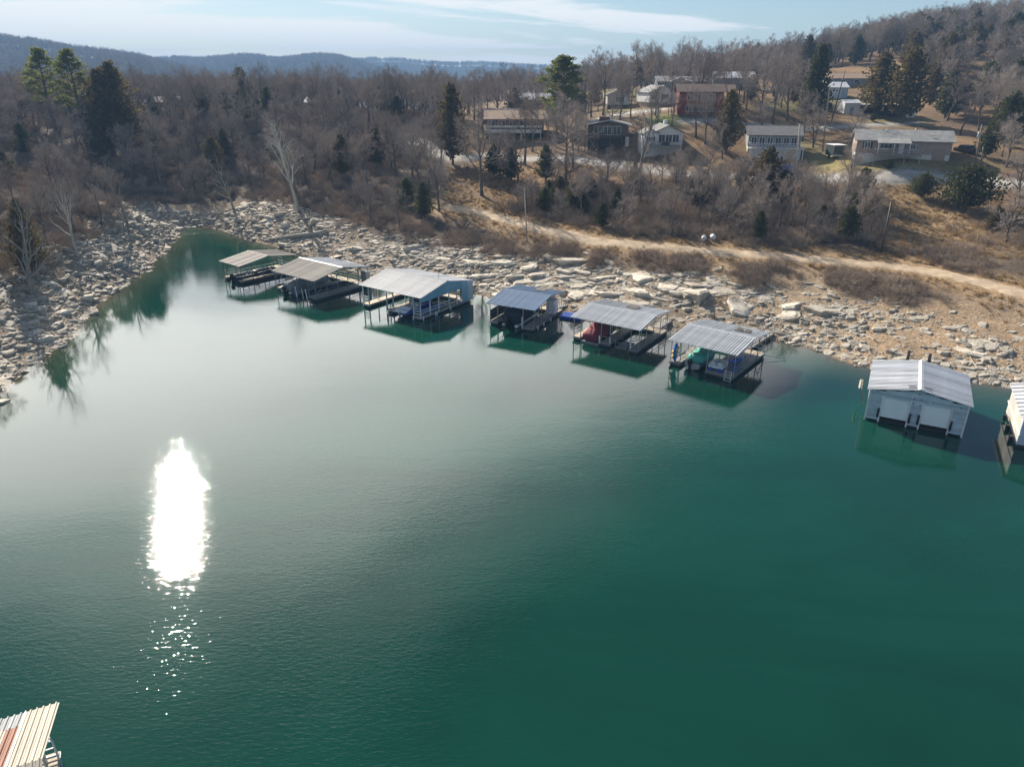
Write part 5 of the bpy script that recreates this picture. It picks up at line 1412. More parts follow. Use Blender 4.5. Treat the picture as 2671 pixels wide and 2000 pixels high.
door(h6, 8.2, 1.02, .95, 2.0, M_WHITEP); door(h6, 15.0, -.2, 2.2, 2.2, M_TANSIDE, 0.0, name='garage_door')
deck(h6, 3.2, 11.6, -2.6, -.05, 1.05, M_WOODRAIL, M_WOODRAIL, legs=2.5, step=.22)
for x, y in ((5.4, 3.2), (10.8, 4.6)): MB().tube([(x, y, 4.4), (x, y, 5.6)], .12, 8).build('vent_pipe', M_WHITEP, rf)
box(13.0, 13.9, 1.2, 1.3, 4.4, 4.5).build('fallen_branch_on_roof', M_BLEACHED, rf)

# small white shuttered houses up the drive
for uc, vb, L, rz, lb, gd in ((1335, 234, 6.2, R(-4), 'small white house with one black shuttered window facing the lake', 'y'),
                              (1432, 229, 8.5, R(14), 'small pale gabled house next to the red house', 'y')):
    hh = thing('small_white_house', lb, 'house', place(uc, vb, L, rz), rz)
    body(hh, L, 9, 2.6, 1.3 if L < 7 else 1.7, gd, M_WHITESIDE, M_SHINGLE_G if L < 7 else M_SHINGLE_W, z0=1.0, found=3, m_found=M_BROWNSIDE, over=.4)
    window(hh, L * .55, 1.8, 1.1, 1.3, 0.0, shutters=True)
    if L > 7: window(hh, L * .16, 1.8, .9, 1.2, 0.0, shutters=True)
# grey manufactured home with porch gable
L = 19.0
h8 = thing('manufactured_home', 'long grey manufactured home with white trimmed porch gable behind the red house', 'house', place(1487, 201, L, R(-3)), R(-3))
body(h8, L, 7, 2.5, 1.3, 'x', M_GREYSIDE, M_SHINGLE_W, z0=.8, found=3, over=.4)
body(h8, 4.2, 2.6, 2.5, 1.1, 'y', M_GREYSIDE, M_WHITESIDE, x0=4.2, y0=-2.0, z0=.8, found=2, over=.25)
for x, yy in ((1.4, 0), (13, 0), (16.5, 0)): window(h8, x, 1.5, 1.5, 1.5, yy, shutters=True)
window(h8, 5.2, 1.5, .9, 1.4, -2.0); door(h8, 6.9, .85, 1.0, 2.0, M_BROWNSIDE, -2.0)
deck(h8, 8.6, 11.6, -2.0, -.05, .8, M_WOODRAIL, M_WHITEP, legs=2)
# metal shop behind
L = 12.0
h9 = thing('metal_workshop', 'grey metal workshop with bright white roof behind the red house', 'building', place(1583, 195, L, R(-8)), R(-8))
body(h9, L, 9, 3.4, 1.6, 'x', M_GREYSIDE, M_WHITEROOF, found=3, over=.4)
door(h9, 3, .1, 2.8, 2.6, M_GREYSIDE, name='garage_door'); window(h9, 8.5, 1.2, 1.3, 1.0, 0.0)
# white garage
L = 9.0
h10 = thing('garage', 'blue grey garage with white overhead doors and white roof beside the road', 'garage', place(1797, 213, L, R(-4)), R(-4))
body(h10, L, 8, 3.2, 1.4, 'x', M_SIDING, M_WHITEROOF, found=3, over=.35)
for x, wd in ((1.2, 1.8), (5.2, 3.8)):
    g = door(h10, x, .05, wd, 2.9, M_WHITEP, name='garage_door')
    for k in range(int(wd)): box(x - wd/2 + .2 + k * .9, x - wd/2 + .75 + k * .9, -.075, -.061, 2.15, 2.45).build('pane', M_GLASS, g)
# dark carport building with white lean-to
L = 17.0
h11 = thing('long_carport', 'long dark open carport with thin pale roof behind the big cedars', 'carport', place(1905, 252, L, R(-3)), R(-3))
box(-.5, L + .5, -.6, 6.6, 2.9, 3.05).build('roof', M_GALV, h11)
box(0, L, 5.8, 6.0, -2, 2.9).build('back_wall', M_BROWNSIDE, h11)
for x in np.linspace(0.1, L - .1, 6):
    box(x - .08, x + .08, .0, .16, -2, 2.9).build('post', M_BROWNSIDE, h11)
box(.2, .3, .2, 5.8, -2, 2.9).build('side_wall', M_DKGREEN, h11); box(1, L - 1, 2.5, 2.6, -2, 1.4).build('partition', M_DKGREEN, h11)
box(L - 3, L - .2, -.4, -.3, -1, 2.2).build('hanging_sheet', M_WHITESIDE, h11)
ps = place(1838, 248, 4, 0)
sh = thing('shed', 'small white shed with pale roof at the end of the dark carport', 'shed', (ps[0], ps[1], ps[2]), R(-3))
body(sh, 4, 5, 2.9, .7, 'x', M_WHITESIDE, M_WHITEROOF, found=3, over=.2); door(sh, 2, .05, .9, 1.9, M_GREYSIDE)
p4 = hit(1838, 186)
h12 = thing('tan_roof_house', 'distant low house with flat tan roof below dark cedars', 'house', (p4[0] - 9, p4[1], p4[2] - .2), R(-3))
body(h12, 16, 8, 2.5, 1.3, 'x', M_GREYSIDE, M_SHINGLE_T, found=3, over=.4)
for x in (2, 6, 10.5): window(h12, x, .9, 1.4, 1.2, 0.0)
OCC.append((p4[0], p4[1] + 4, 11))
# roofs glimpsed through the wood on the left
for uc, vb, t, lb, mr in ((352, 250, 250, 'dark house with pale roof edge glimpsed through the wood', M_SHINGLE_W), (700, 246, 265, 'small grey roofed house half hidden in the far wood', M_GALV), (572, 240, 280, 'low tan roofed house deep in the far wood', M_SHINGLE_T)):
    x, y, _ = Dt(uc, vb, t); hh = thing('woodland_house', lb, 'house', (x - 7, y, hz(x, y) + .2), R(random.uniform(-10, 10)))
    body(hh, 13, 8, 3, 1.6, 'x', M_BROWNSIDE, mr, found=3, over=.5)
    for xx in (2.5, 6, 9.5): window(hh, xx, 1, 1.4, 1.2, 0.0)
    OCC.append((x, y + 4, 9)); OCC.append((x * .93, y * .93, 6))
# white barn roof
x, y, _ = Dt(962, 205, 270)
hb = thing('white_barn', 'white walled barn with white roof standing behind the cedar grove', 'barn', (x - 6, y, hz(x, y) - .2), R(5))
body(hb, 10, 8, 3.2, 1.8, 'x', M_WHITESIDE, M_WHITEROOF, found=3); door(hb, 4, .1, 2.8, 2.6, M_GREYSIDE, name='garage_door'); OCC.append((x, y + 3, 9))

# ------------------------------------------------------------------ yard things
p = base(1802, 341)
tl = thing('cargo_trailer', 'small dark enclosed cargo trailer with pale roof parked on the lawn', 'trailer', p, R(8))
box(-1.3, 1.3, -1.6, 1.6, .6, 2.7).build('trailer_body', M_DKGREEN, tl); box(-1.4, 1.4, -1.75, 1.75, 2.7, 2.82).build('roof', M_WHITEROOF, tl)
for s in (-1, 1): MB().tube([(s * 1.2, 0, .38), (s * 1.38, 0, .38)], .38, 14).build('wheel', M_BLACK, tl)
box(-1.35, 1.35, -1.64, -1.6, .5, .8).build('bumper', M_STEEL, tl); MB().bar((0, -1.6, .5), (0, -2.6, .45), .12).build('hitch', M_STEEL, tl)
p = base(1700, 372)
tp = thing('tarp_covered_boat', 'domed blue tarp over a parked boat beside the pale utility pole', 'boat', p, R(5))
MB().loft([[(2.6 * c * k, 1.6 * s_ * k, z) for c, s_ in [(math.cos(a), math.sin(a)) for a in np.linspace(0, 2 * math.pi, 15)[:-1]]] for z, k in ((-.2, 1.0), (.35, 1.02), (.9, .85), (1.35, .55), (1.55, .2))]).build('tarp', M_TARP, tp, True)
box(-2.2, 2.2, -.5, .5, -.2, .3).build('hull', M_ALU, tp)
def car(p, rz, m, label, name='parked_car', h=1.5, boxy=False):
    c = thing(name, label, 'car', p, rz)
    zt = h
    prof = [(-2.1, .35), (-2.15, .8), (-1.5 if not boxy else -2.0, .95), (-.95 if not boxy else -1.6, zt), (.9 if not boxy else .6, zt), (1.3 if not boxy else .95, 1.0), (2.1, .9), (2.15, .35)]
    MB().loft([[(x * .9, y, z) for y, z in prof] for x in (-.95, .95)]).build('body', m, c)
    MB().loft([[(x, y, z) for y, z in ((-1.4, 1.0), (-.95, zt - .08), (.75, zt - .08), (1.1, 1.02))] for x in (-.87, .87)]).build('side_windows', M_GLASS, c)
    for sx in (-.85, .85):
        for sy in (-1.35, 1.35): MB().tube([(sx - .1, sy, .33), (sx + .1, sy, .33)], .34, 14).build('wheel', M_BLACK, c)
    return c
car(base(1787, 238), R(170), M_BLACK, 'black off-road vehicle parked below the white doored garage', h=1.85, boxy=True)
car(base(1190, 240), R(80), M_WHITEP, 'white car parked beside the brown house by the green pine')
car(base(1545, 196), R(60), M_STEEL, 'silver car parked beside the white roofed workshop')
car(base(2085, 330), R(20), M_BLACK, 'dark car parked under the trees beyond the ranch house')
p = hit(1530, 521)
for k, (dx, dy) in enumerate(((-.75, 0), (.75, .25))):
    x, y = p[0] + dx, p[1] + dy
    tk = thing('propane_tank', 'white barrel-shaped float lying beside the dirt track', 'tank', (x, y, hz(x, y)), R(75 + 10 * k), 'white tanks by the dirt track')
    MB().tube([(-.75, 0, .42), (-.68, 0, .42), (-.5, 0, .42), (.5, 0, .42), (.68, 0, .42), (.75, 0, .42)], [.1, .28, .42, .42, .28, .1], 12).build('tank_shell', M_WHITEP, tk, True)
    for xx in (-.4, .4): box(xx - .06, xx + .06, -.3, .3, -.05, .14).build('tank_foot', M_STEEL, tk)
# utility poles
def pole(bD, tD, label, m=M_WOODPOLE, r=.16, arm=False, can=False):
    p = np.array(base(*bD)); h = height_to(p, tD[1])
    u = to_D(p[0], p[1], p[2] + h)
    dx = (tD[0] - u[0]) * K / FPX * u[2]
    t = thing('utility_pole', label, 'pole', tuple(p))
    MB().tube([(0, 0, -.5), (dx, 0, h)], [r, r * .7], 8).build('pole_shaft', m, t, True)
    if arm:
        MB().bar((dx - 1.1, 0, h - .6), (dx + 1.1, 0, h - .6), .12).build('cross_arm', M_WOODPOLE, t)
        for k in (-1, 0, 1): MB().tube([(dx + k, 0, h - .54), (dx + k, 0, h - .3)], .07, 6).build('insulator', M_BLEACHED, t)
    if can: MB().tube([(dx * .72 - .35, -.1, h * .7), (dx * .72 - .35, -.1, h * .7 + .1), (dx * .72 - .35, -.1, h * .7 + .9), (dx * .72 - .35, -.1, h * .7 + 1.0)], [.2, .28, .28, .2], 10).build('transformer', M_STEEL, t)
    return t
pole((1139, 523), (1133, 406), 'tall pale bare pole standing on the bank below the dirt track', M_BLEACHED, .13)
pole((1903, 548), (1926, 436), 'short dark leaning pole in the brush beside the dirt track', M_DARKSTEEL, .17)
pole((1719, 376), (1728, 268), 'pale utility pole beside the blue tarp', M_BLEACHED, .17)
pole((1777, 328), (1793, 184), 'tall pale utility pole between the lawn and the dark carport', M_WOODPOLE, .16)
pole((1795, 266), (1826, 152), 'dark leaning utility pole beside the white shed', M_DARKSTEEL, .15)
pole((2105, 361), (2122, 270), 'weathered utility pole carrying a grey transformer can', M_WOODPOLE, .2, arm=True, can=True)
pole((2119, 363), (2124, 318), 'short brace pole leaning beside the transformer pole', M_WOODPOLE, .17)
pole((1424, 275), (1424, 228), 'slender utility pole behind the white cottage', M_WOODPOLE, .13)
pole((1489, 247), (1497, 175), 'utility pole standing at the corner of the red house', M_WOODPOLE, .14)
pole((1300, 225), (1303, 172), 'thin pole beside the small white shuttered house', M_BLEACHED, .1)
pole((1578, 202), (1581, 150), 'utility pole in front of the white roofed workshop', M_WOODPOLE, .14)
# fallen logs, driftwood
def log(D0, D1, r, label, lift=.25, m=M_BLEACHED, stub=True):
    a, b = hit(*D0), hit(*D1); a[2] += lift; b[2] += lift + .1
    mb = MB(); pts = [a + (b - a) * f + np.array([.12 * math.sin(f * 9), .1 * math.cos(f * 7), .12 * math.sin(f * 5)]) * r * 2 for f in np.linspace(0, 1, 8)]
    t = thing('driftwood_log', label, 'log', (a[0], a[1], a[2]))
    mb.tube([tuple(np.array(q) - a) for q in pts], [r * (.35 + .65 * f) for f in np.linspace(0, 1, 8)], 8); mb.build('log_trunk', m, t, True)
    if stub:
        q = pts[1] - a
        MB().tube([tuple(q), tuple(q + np.array([-1.5, -.4, .25]))], [r * .4, .02], 6).build('branch_stub', m, t)
        q = pts[2] - a
        MB().tube([tuple(q), tuple(q + np.array([.3, -.9, .5]))], [r * .35, .02], 6).build('branch_stub', m, t)
log((572, 524), (706, 506), .55, 'long bleached fallen tree trunk lying on the rocks at the cove', .35)
log((352, 452), (395, 476), .16, 'thin bent driftwood trunk at the head of the cove', .2)
log((1002, 496), (1015, 480), .14, 'grey driftwood pole propped on the bank', .1, stub=False)
log((2088, 763), (2110, 798), .09, 'thin pale stick lying on the gravel behind the enclosed boathouse', .1, stub=False)
log((1862, 722), (1890, 738), .09, 'short tan stick on the gravel near the galvanised roofed dock', .1, stub=False)
log((1420, 480), (1450, 500), .3, 'tan fallen trunk in the brush above the dirt track', .3)
# lone rock in the water at the left edge
x, y, _ = Dz(-2, 868, 0.05)
lr = tag(link('lone_rock', RME[6]), 'lone flat rock standing in the water off the left shore', 'rock'); lr.location = (x, y, -.25); lr.scale = (2.2, 1.8, 2.6)
# yards kept open in front of the houses
for q_ in ((1490,262,5),(1525,262,5),(1555,265,4),(1500,280,4),(1530,282,4),(1090,318,4),(1130,318,4),(1300,330,4),(1330,330,3),(1430,345,4),(1455,345,4),(1670,352,5),(1640,350,4),(1900,362,5),(1950,362,6),(1990,364,6),(1335,242,3),(1435,240,4),(1800,222,5)):
    h_ = hit(q_[0], q_[1]); OCC.append((h_[0], h_[1], q_[2]))
# ------------------------------------------------------------------ named trees
# pale sycamores
def sy(i, b, top, label, lean=(0, 0), rz=0.0):
    p = base(*b); return pale(i, p, height_to(p, top), label, rz=rz, lean=lean)
sy(0, (645, 456), 252, 'tall white-barked tree leaning left over the rocky cove', (0, R(-11)), .5)
sy(1, (275, 484), 330, 'pale bare tree standing on the rocks left of the cove head', (0, R(-2)), 2.1)
sy(2, (505, 452), 325, 'crooked pale tree in the dark hollow behind the cove', (0, R(-14)), 1.0)
sy(0, (168, 555), 395, 'pale multi-stemmed bare tree at the edge of the left rocks', (0, R(3)), 3.0)
sy(2, (70, 640), 420, 'pale slender bare tree low on the left shore', (0, R(-6)), 4.1)
sy(1, (1382, 388), 190, 'white-limbed sycamore standing in front of the white cottage', (0, R(-2)), 5.0)
# hillside trees with dark trunks
def bt(i, b, top, label, lean=(0, 0), grp=None):
    p = base(*b); OCC.append((p[0], p[1], 2.0)); return bare(i, p, height_to(p, top), label, grp, lean=lean)
bt(1, (948, 458), 330, 'dark bare tree at the upper left end of the dirt track', (0, R(-4)))
bt(4, (1042, 423), 232, 'tall bare oak with straight dark trunk on the sunny leaf-covered slope')
bt(0, (952, 356), 250, 'bare tree leaning over the bend of the gravel road', (0, R(-8)))
bt(3, (1133, 356), 200, 'tall thick-trunked bare tree beside the gravel road before the long house')
bt(5, (1121, 399), 265, 'slender leaning bare tree below the long house', (0, R(5)))
bt(2, (1221, 410), 215, 'wide bushy bare tree with forked trunk below the big green pine')
bt(6, (1239, 365), 225, 'bare tree standing close behind the forked one below the pine')
bt(5, (898, 372), 270, 'spreading bare tree where the wood meets the open slope', (0, R(-6)))
bt(0, (1524, 396), 290, 'dark crooked bare tree between the white cottage and grey roofed cottage', (0, R(4)))
bt(6, (1460, 440), 330, 'grey bare tree in the brush below the white cottage')
bt(7, (1826, 336), 232, 'small black bare tree beside the cargo trailer', (0, R(4)))
bt(4, (1079, 378), 270, 'bare tree above two young cedars on the sunny slope')
bt(3, (1302, 250), 118, 'tall bare tree beside the small shuttered white house')
bt(1, (1670, 268), 130, 'bare tree with ivy-dark trunk right of the red house')
bt(2, (1640, 262), 110, 'broad bare tree close to the right side of the red house')
bt(0, (1700, 262), 120, 'bare tree in the row above the lane, behind the utility poles')
# evergreens
def ce(i, b, top, label, grp=None, lean=(0, 0), wide=1.0):
    p = base(*b); OCC.append((p[0], p[1], 2.0)); t = cedar(i, p, height_to(p, top), label, grp, lean=lean); t.scale[0] *= wide; t.scale[1] *= wide; return t
ce(1, (978, 356), 188, 'tall rust-brown conical cedar at the bend of the gravel road', wide=.72)
ce(0, (1179, 391), 315, 'young cedar on a thin trunk below the gravel road')
ce(2, (1103, 391), 322, 'rounded young cedar on the sunny slope beside a leaning tree')
ce(4, (1068, 380), 318, 'young bushy cedar nearest the tall oak on the slope')
ce(3, (1568, 332), 198, 'tall dark cedar hiding the right half of the red house', wide=.9)
ce(0, (1600, 400), 350, 'narrow green cedar in the brush left of the grey roofed cottage')
ce(1, (1650, 436), 322, 'broad dark cedar in the brush below the grey roofed cottage', wide=1.15)
ce(2, (1690, 440), 372, 'dark cedar in the brush below the blue tarp')
ce(3, (1890, 252), 118, 'tall broad cedar in front of the dark carport', wide=1.15)
ce(1, (1948, 266), 108, 'tall tapering cedar right of the carport', wide=1.05)
ce(0, (1752, 260), 102, 'narrow columnar dark cedar left of the white doored garage', wide=.75)
ce(5, (1990, 428), 378, 'round low juniper bush beside the grassy track')
ce(5, (2082, 458), 362, 'largest round dark juniper bush beside the grassy track')
ce(2, (1858, 440), 366, 'small cedar at the right end of the brush belt')
ce(5, (1918, 366), 346, 'flat spreading juniper before the ranch house porch')
ce(5, (1884, 262), 246, 'small round clipped bush on the lawn below the carport')
ce(2, (1275, 438), 388, 'dark cedar among the brush right of the forked tree')
ce(0, (1240, 440), 395, 'dark cedar low in the brush above the dirt track')
ce(4, (1185, 424), 392, 'small cedar low on the slope above the pale pole')
ce(2, (880, 448), 388, 'dark cedar under the bare trees at the edge of the wood')
ce(0, (915, 470), 396, 'dark cedar standing left of the dirt track end')
p = hit(1215, 285); pine(0, tuple(p), height_to(p, 128), 'big yellow-green pine standing between the brown house and long house', rz=.4).scale[0] *= .95
OCC.append((p[0], p[1], 4))
for u, top, t, lb, i in ((105, 112, 190, 'left one of two tall light green pines above the wood', 1), (166, 115, 185, 'right one of two tall light green pines above the wood', 0)):
    x, y, _ = Dt(u + 8, 250, t); p = ground_pt(x, y); pine(1, p, height_to(p, top), lb, rz=2.2 * i); OCC.append((x, y, 4))
for u, top, t, lb in ((255, 140, 180, 'tall dark cedar beside the two light green pines'), (228, 155, 176, 'shorter dark cedar leaning on a taller one by the pines'), (530, 150, 230, 'dark pointed cedar rising among bare trees on the skyline')):
    x, y, _ = Dt(u, 250, t); p = ground_pt(x, y); cedar(0 if t > 200 else 3, p, height_to(p, top), lb); OCC.append((x, y, 3))

# ------------------------------------------------------------------ wild trees by region
rng = random.Random(77)
RL = [(L, w) for L, w in TR]
GL = {id(L): L for L, _ in TR}
def free(x, y, r, road=2.5):
    for a, b, c in OCC:
        if (x - a) ** 2 + (y - b) ** 2 < (c + r * .3) ** 2: return False
    for L, w in TR:
        if np.min(np.hypot(L[:, 0] - x, L[:, 1] - y)) < w + road: return False
    return True
def scatter(N, xr, yr, test, mind, tries=60000):
    out = []
    for _ in range(tries):
        if len(out) >= N: break
        x, y = rng.uniform(*xr), rng.uniform(*yr); d = hd(x, y)
        if d < 2: continue
        z = hz(x, y); u, v, t = to_D(x, y, z)
        if not (-140 < u < 2350): continue
        if not test(u, v, d, x, y, t): continue
        if any((x - q[0]) ** 2 + (y - q[1]) ** 2 < mind ** 2 for q in out): continue
        if not free(x, y, mind): continue
        out.append((x, y, z, u, v, t))
    return out
def wood(u, v, d, x, y, t): return u < 930 + (20 if v < 400 else 0) and d > (8.5 if u < 330 else 11 + max(0, (u - 700) / 60)) and t < 330
W1 = scatter(520, (-320, 0), (70, 330), wood, 2.6)
W1.sort(key=lambda q: q[5])
def hill_r(u, v, d, x, y, t): return (u > 1960 and v < 330 and t > 150 and not (v > 262 and u < 2060)) or (u > 1600 and t > 275 and v < 200)
W2 = scatter(460, (30, 360), (140, 480), hill_r, 4.2)
W2.sort(key=lambda q: q[5])
def back(u, v, d, x, y, t): return 900 < u < 1700 and 235 < t < 420 and v < 205
W3 = scatter(75, (-60, 140), (230, 440), back, 4.0)
def village(u, v, d, x, y, t): return 950 < u < 1760 and 190 < v < 345 and t < 235
W4 = scatter(105, (-50, 120), (120, 260), village, 2.9)
beltP = [(1060,452),(1150,440),(1260,400),(1400,392),(1560,396),(1700,402),(1850,410),(1900,440),(1905,520),(1700,528),(1500,512),(1350,502),(1250,486),(1150,470)]
def belt(u, v, d, x, y, t): return in_poly(u, v, beltP)
W5 = scatter(120, (-30, 110), (90, 180), belt, 1.7)
def edge_r(u, v, d, x, y, t): return u > 2090 and 330 < v < 540 and not (u < 2140 and v > 440)
W6 = scatter(26, (60, 140), (90, 190), edge_r, 3.0)

LB = {'w': 'grey-brown bare tree in the dense wood behind the cove', 'h': 'bare tree on the wooded hill above the carport and ranch house',
      'k': 'bare tree in the tall row on the skyline behind the houses', 'v': 'bare yard tree standing among the houses on the slope',
      'b': 'thin bare sapling in the brush belt above the dirt track', 'r': 'bare tree at the wood edge beyond the juniper bushes'}
GR = {'w': 'bare trees of the wood behind the cove', 'h': 'bare trees on the wooded hill', 'k': 'bare trees on the skyline behind the houses', 'v': 'bare yard trees among the houses', 'b': 'bare saplings in the brush belt', 'r': 'bare trees at the right wood edge'}
STUFF = []
def marks(*L): return [(n_, hit(*q)[:2] if len(q) == 2 else np.array(q[:2])) for n_, q in L]
pin = Dt(140, 250, 188)
LM = {'w': marks(('the leaning white-barked tree', (645, 456)), ('the cove head', (390, 470)), ('the pale tree on the left rocks', (275, 484)), ('the multi-stemmed pale tree', (168, 555)), ('the two light green pines', tuple(pin)), ('the long fallen trunk', (690, 490)), ('the end of the dirt track', (930, 450)), ('the bend of the gravel road', (920, 330)), ('the crooked pale tree', (505, 452))),
      'h': marks(('the carport', (1905, 250)), ('the ranch house', (1990, 330)), ('the transformer pole', (2110, 360)), ('the white doored garage', (1800, 212)), ('the distant tan roofed house', (1838, 187))),
      'k': marks(('the workshop', (1583, 195)), ('the manufactured home', (1487, 200)), ('the big green pine', (1215, 285)), ('the white barn', (962, 225))),
      'v': marks(('the red house', (1520, 250)), ('the white cottage', (1432, 335)), ('the low gable house', (1312, 319)), ('the long house', (1112, 303)), ('the grey roofed cottage', (1668, 339)), ('the small shuttered white house', (1335, 234)), ('the brown house', (1150, 235)), ('the white doored garage', (1800, 214))),
      'b': marks(('the pale pole', (1139, 500)), ('the white tanks', (1530, 515)), ('the broad dark cedar', (1650, 436)), ('the dark leaning pole', (1903, 520)), ('the white-limbed sycamore', (1382, 400)), ('the fallen tan trunk', (1435, 490))),
      'r': marks(('the largest juniper', (2082, 458)), ('the transformer pole', (2105, 361)))}
LM['s'] = marks(('the pale pole', (1139, 520)), ('the white tanks', (1530, 520)), ('the dark leaning pole', (1903, 545)), ('the largest juniper', (2082, 480)), ('the end of the dirt track', (950, 460)), ('the blue roofed dock', (1290, 590)), ('the maroon covered boat dock', (1460, 610)), ('the dock with water toys', (1640, 620)), ('the long fallen trunk', (720, 500)))
def near_mark(key, x, y): return min(LM[key], key=lambda q: (q[1][0] - x) ** 2 + (q[1][1] - y) ** 2)[0]
PLACE = {'w': 'in the cove wood', 'h': 'on the wooded hill', 'k': 'in the skyline row', 'v': 'in a yard', 'b': 'in the brush belt', 'r': 'at the wood edge'}
FORM = ['spreading', 'upright', 'wide', 'slender', 'rounded', 'low-branched', 'high-crowned', 'narrow']
def tree_label(key, x, y, H, hr, form, kind='bare tree'):
    f = (H - hr[0] * .6) / (hr[1] - hr[0] * .6); sz = 'short' if f < .45 else ('tall' if f > .78 else 'mid-sized')
    return f'{sz} {form} {kind} {PLACE[key]} nearest {near_mark(key, x, y)}'
def wild(S_, key, hr, nmax, cedar_share, cedar_label=None, cedar_h=(5, 9)):
    n = 0
    for x, y, z, u, v, t in S_:
        p = ground_pt(x, y); H = rng.uniform(*hr)
        if key == 'w': H *= (0.55 + 0.45 * min(1, max(0, (hd(x, y) - 8) / 25)))
        if rng.random() < cedar_share:
            ci = rng.choice((0, 1, 2, 3, 4)); ch = rng.uniform(*cedar_h); cedar(ci, p, ch, tree_label(key, x, y, ch, cedar_h, ('dark', 'rusty', 'dark bushy', 'rusty', 'dark bushy')[ci], 'cedar'), GR[key].replace('bare trees', 'cedars').replace('bare yard trees', 'cedars').replace('bare saplings', 'cedars')); continue
        if n < nmax:
            n += 1; bi = rng.randrange(len(BT)); tr_ = bare(bi, p, H, tree_label(key, x, y, H, hr, FORM[bi]), GR[key], lean=(rng.gauss(0, .04), rng.gauss(0, .04)))
            f = rng.uniform(.9, 1.2); tr_.scale[0] *= f; tr_.scale[1] *= f
        else: STUFF.append((p[0], p[1], p[2], H / 11.5, rng.randrange(len(BT))))
wild(W1, 'w', (9, 14), 120, .17, 'dark cedar growing among the bare trees of the cove wood')
wild(W2, 'h', (9, 14), 45, .31, 'dark cedar on the wooded hill above the houses', (8, 13))
wild(W3, 'k', (10, 15), 30, .10, 'dark cedar in the row on the skyline behind the houses', (9, 13))
wild(W4, 'v', (8, 13), 52, .12, 'cedar growing in a yard among the houses', (5, 8))
wild(W5, 'b', (4, 8.5), 26, .16, 'small dark cedar in the brush belt above the dirt track', (3, 5.5))
wild(W6, 'r', (6, 11), 14, .2, 'dark cedar at the wood edge beyond the juniper bushes', (4, 7))

def gn_scatter(name, label, pts, sources, parent=None):
    """many plants nobody could count: one object, instanced on points"""
    me = bpy.data.meshes.new(name); me.from_pydata([q[:3] for q in pts], [], [])
    r_ = random.Random(5)
    a = me.attributes.new('rot', 'FLOAT_VECTOR', 'POINT'); a.data.foreach_set('vector', np.array([(r_.gauss(0, .05), r_.gauss(0, .05), r_.uniform(0, 6.28)) for _ in pts], dtype=np.float32).ravel())
    a = me.attributes.new('scl', 'FLOAT', 'POINT'); a.data.foreach_set('value', np.array([q[3] for q in pts], dtype=np.float32))
    a = me.attributes.new('idx', 'INT', 'POINT'); a.data.foreach_set('value', np.array([q[4] for q in pts], dtype=np.int32))
    ob = tag(link(name, me, parent), label, kind='stuff')
    g = bpy.data.node_groups.new(name, 'GeometryNodeTree'); g.interface.new_socket('Geometry', in_out='INPUT', socket_type='NodeSocketGeometry'); g.interface.new_socket('Geometry', in_out='OUTPUT', socket_type='NodeSocketGeometry')
    gi, go = g.nodes.new('NodeGroupInput'), g.nodes.new('NodeGroupOutput')
    join = g.nodes.new('GeometryNodeJoinGeometry')
    for src in sources:
        jn = g.nodes.new('GeometryNodeJoinGeometry')
        for o in src:
            oi = g.nodes.new('GeometryNodeObjectInfo'); oi.inputs['Object'].default_value = o; oi.transform_space = 'ORIGINAL'; g.links.new(oi.outputs['Geometry'], jn.inputs[0])
        gt = g.nodes.new('GeometryNodeGeometryToInstance'); g.links.new(jn.outputs[0], gt.inputs[0]); g.links.new(gt.outputs[0], join.inputs[0])
    io = g.nodes.new('GeometryNodeInstanceOnPoints'); io.inputs['Pick Instance'].default_value = True
    def attr(nm, typ):
        n_ = g.nodes.new('GeometryNodeInputNamedAttribute'); n_.data_type = typ; n_.inputs['Name'].default_value = nm; return n_.outputs['Attribute']
    er = g.nodes.new('FunctionNodeEulerToRotation'); g.links.new(attr('rot', 'FLOAT_VECTOR'), er.inputs[0]); g.links.new(er.outputs[0], io.inputs['Rotation'])
    g.links.new(attr('scl', 'FLOAT'), io.inputs['Scale']); g.links.new(attr('idx', 'INT'), io.inputs['Instance Index'])
    g.links.new(gi.outputs[0], io.inputs['Points']); g.links.new(join.outputs[0], io.inputs['Instance']); g.links.new(io.outputs[0], go.inputs[0])
    md = ob.modifiers.new('scatter', 'NODES'); md.node_group = g
    return ob
if STUFF: gn_scatter('far_woodland', 'bare grey-brown woodland massed on the slopes behind the nearer trees', STUFF, [FIRST[('b', i)] for i in range(len(BT))])
# deep wood beyond: fills the plain and the hill out to the far ridges
deep = []
rd = random.Random(41)
while len(deep) < 2600:
    u = rd.uniform(-200, 2420); t = 300 + 650 * rd.random() ** 1.5
    x = (u * K - 1335.5) / FPX * t; y = t * 1.06
    if u > 1750 and t > 520: continue
    if 960 < u < 1760 and rd.random() < .6: continue
    if any((x - a) ** 2 + (y - b) ** 2 < c * c for a, b, c in OCC): continue
    deep.append((x, y, hz(x, y) - .1, rd.uniform(.8, 1.25), rd.randrange(len(BT))))
gn_scatter('deep_woodland', 'hazy bare woodland filling the valley behind the houses and cove', deep, [FIRST[('b', i)] for i in range(len(BT))])
# trees on the far ridges
ridge = []
for X, Y, Z in hillsets:
    for k in range(3500):
        i = rd.uniform(0, X.shape[1] - 1.01); j = rd.uniform(.3, 6) if k % 3 else 6 + rd.uniform(-.15, .3)
        j = min(max(j, 0), 8.9); a, b = int(i), int(j); fi, fj = i - a, j - b
        g_ = lambda A: (A[b, a] * (1-fi) + A[b, a+1] * fi) * (1-fj) + (A[b+1, a] * (1-fi) + A[b+1, a+1] * fi) * fj
        ridge.append((g_(X), g_(Y), g_(Z) - .5, rd.uniform(1.0, 1.6), rd.randrange(len(BT))))
gn_scatter('ridge_woodland', 'bare trees lining the far blue ridges', ridge, [FIRST[('b', i)] for i in range(len(BT))])

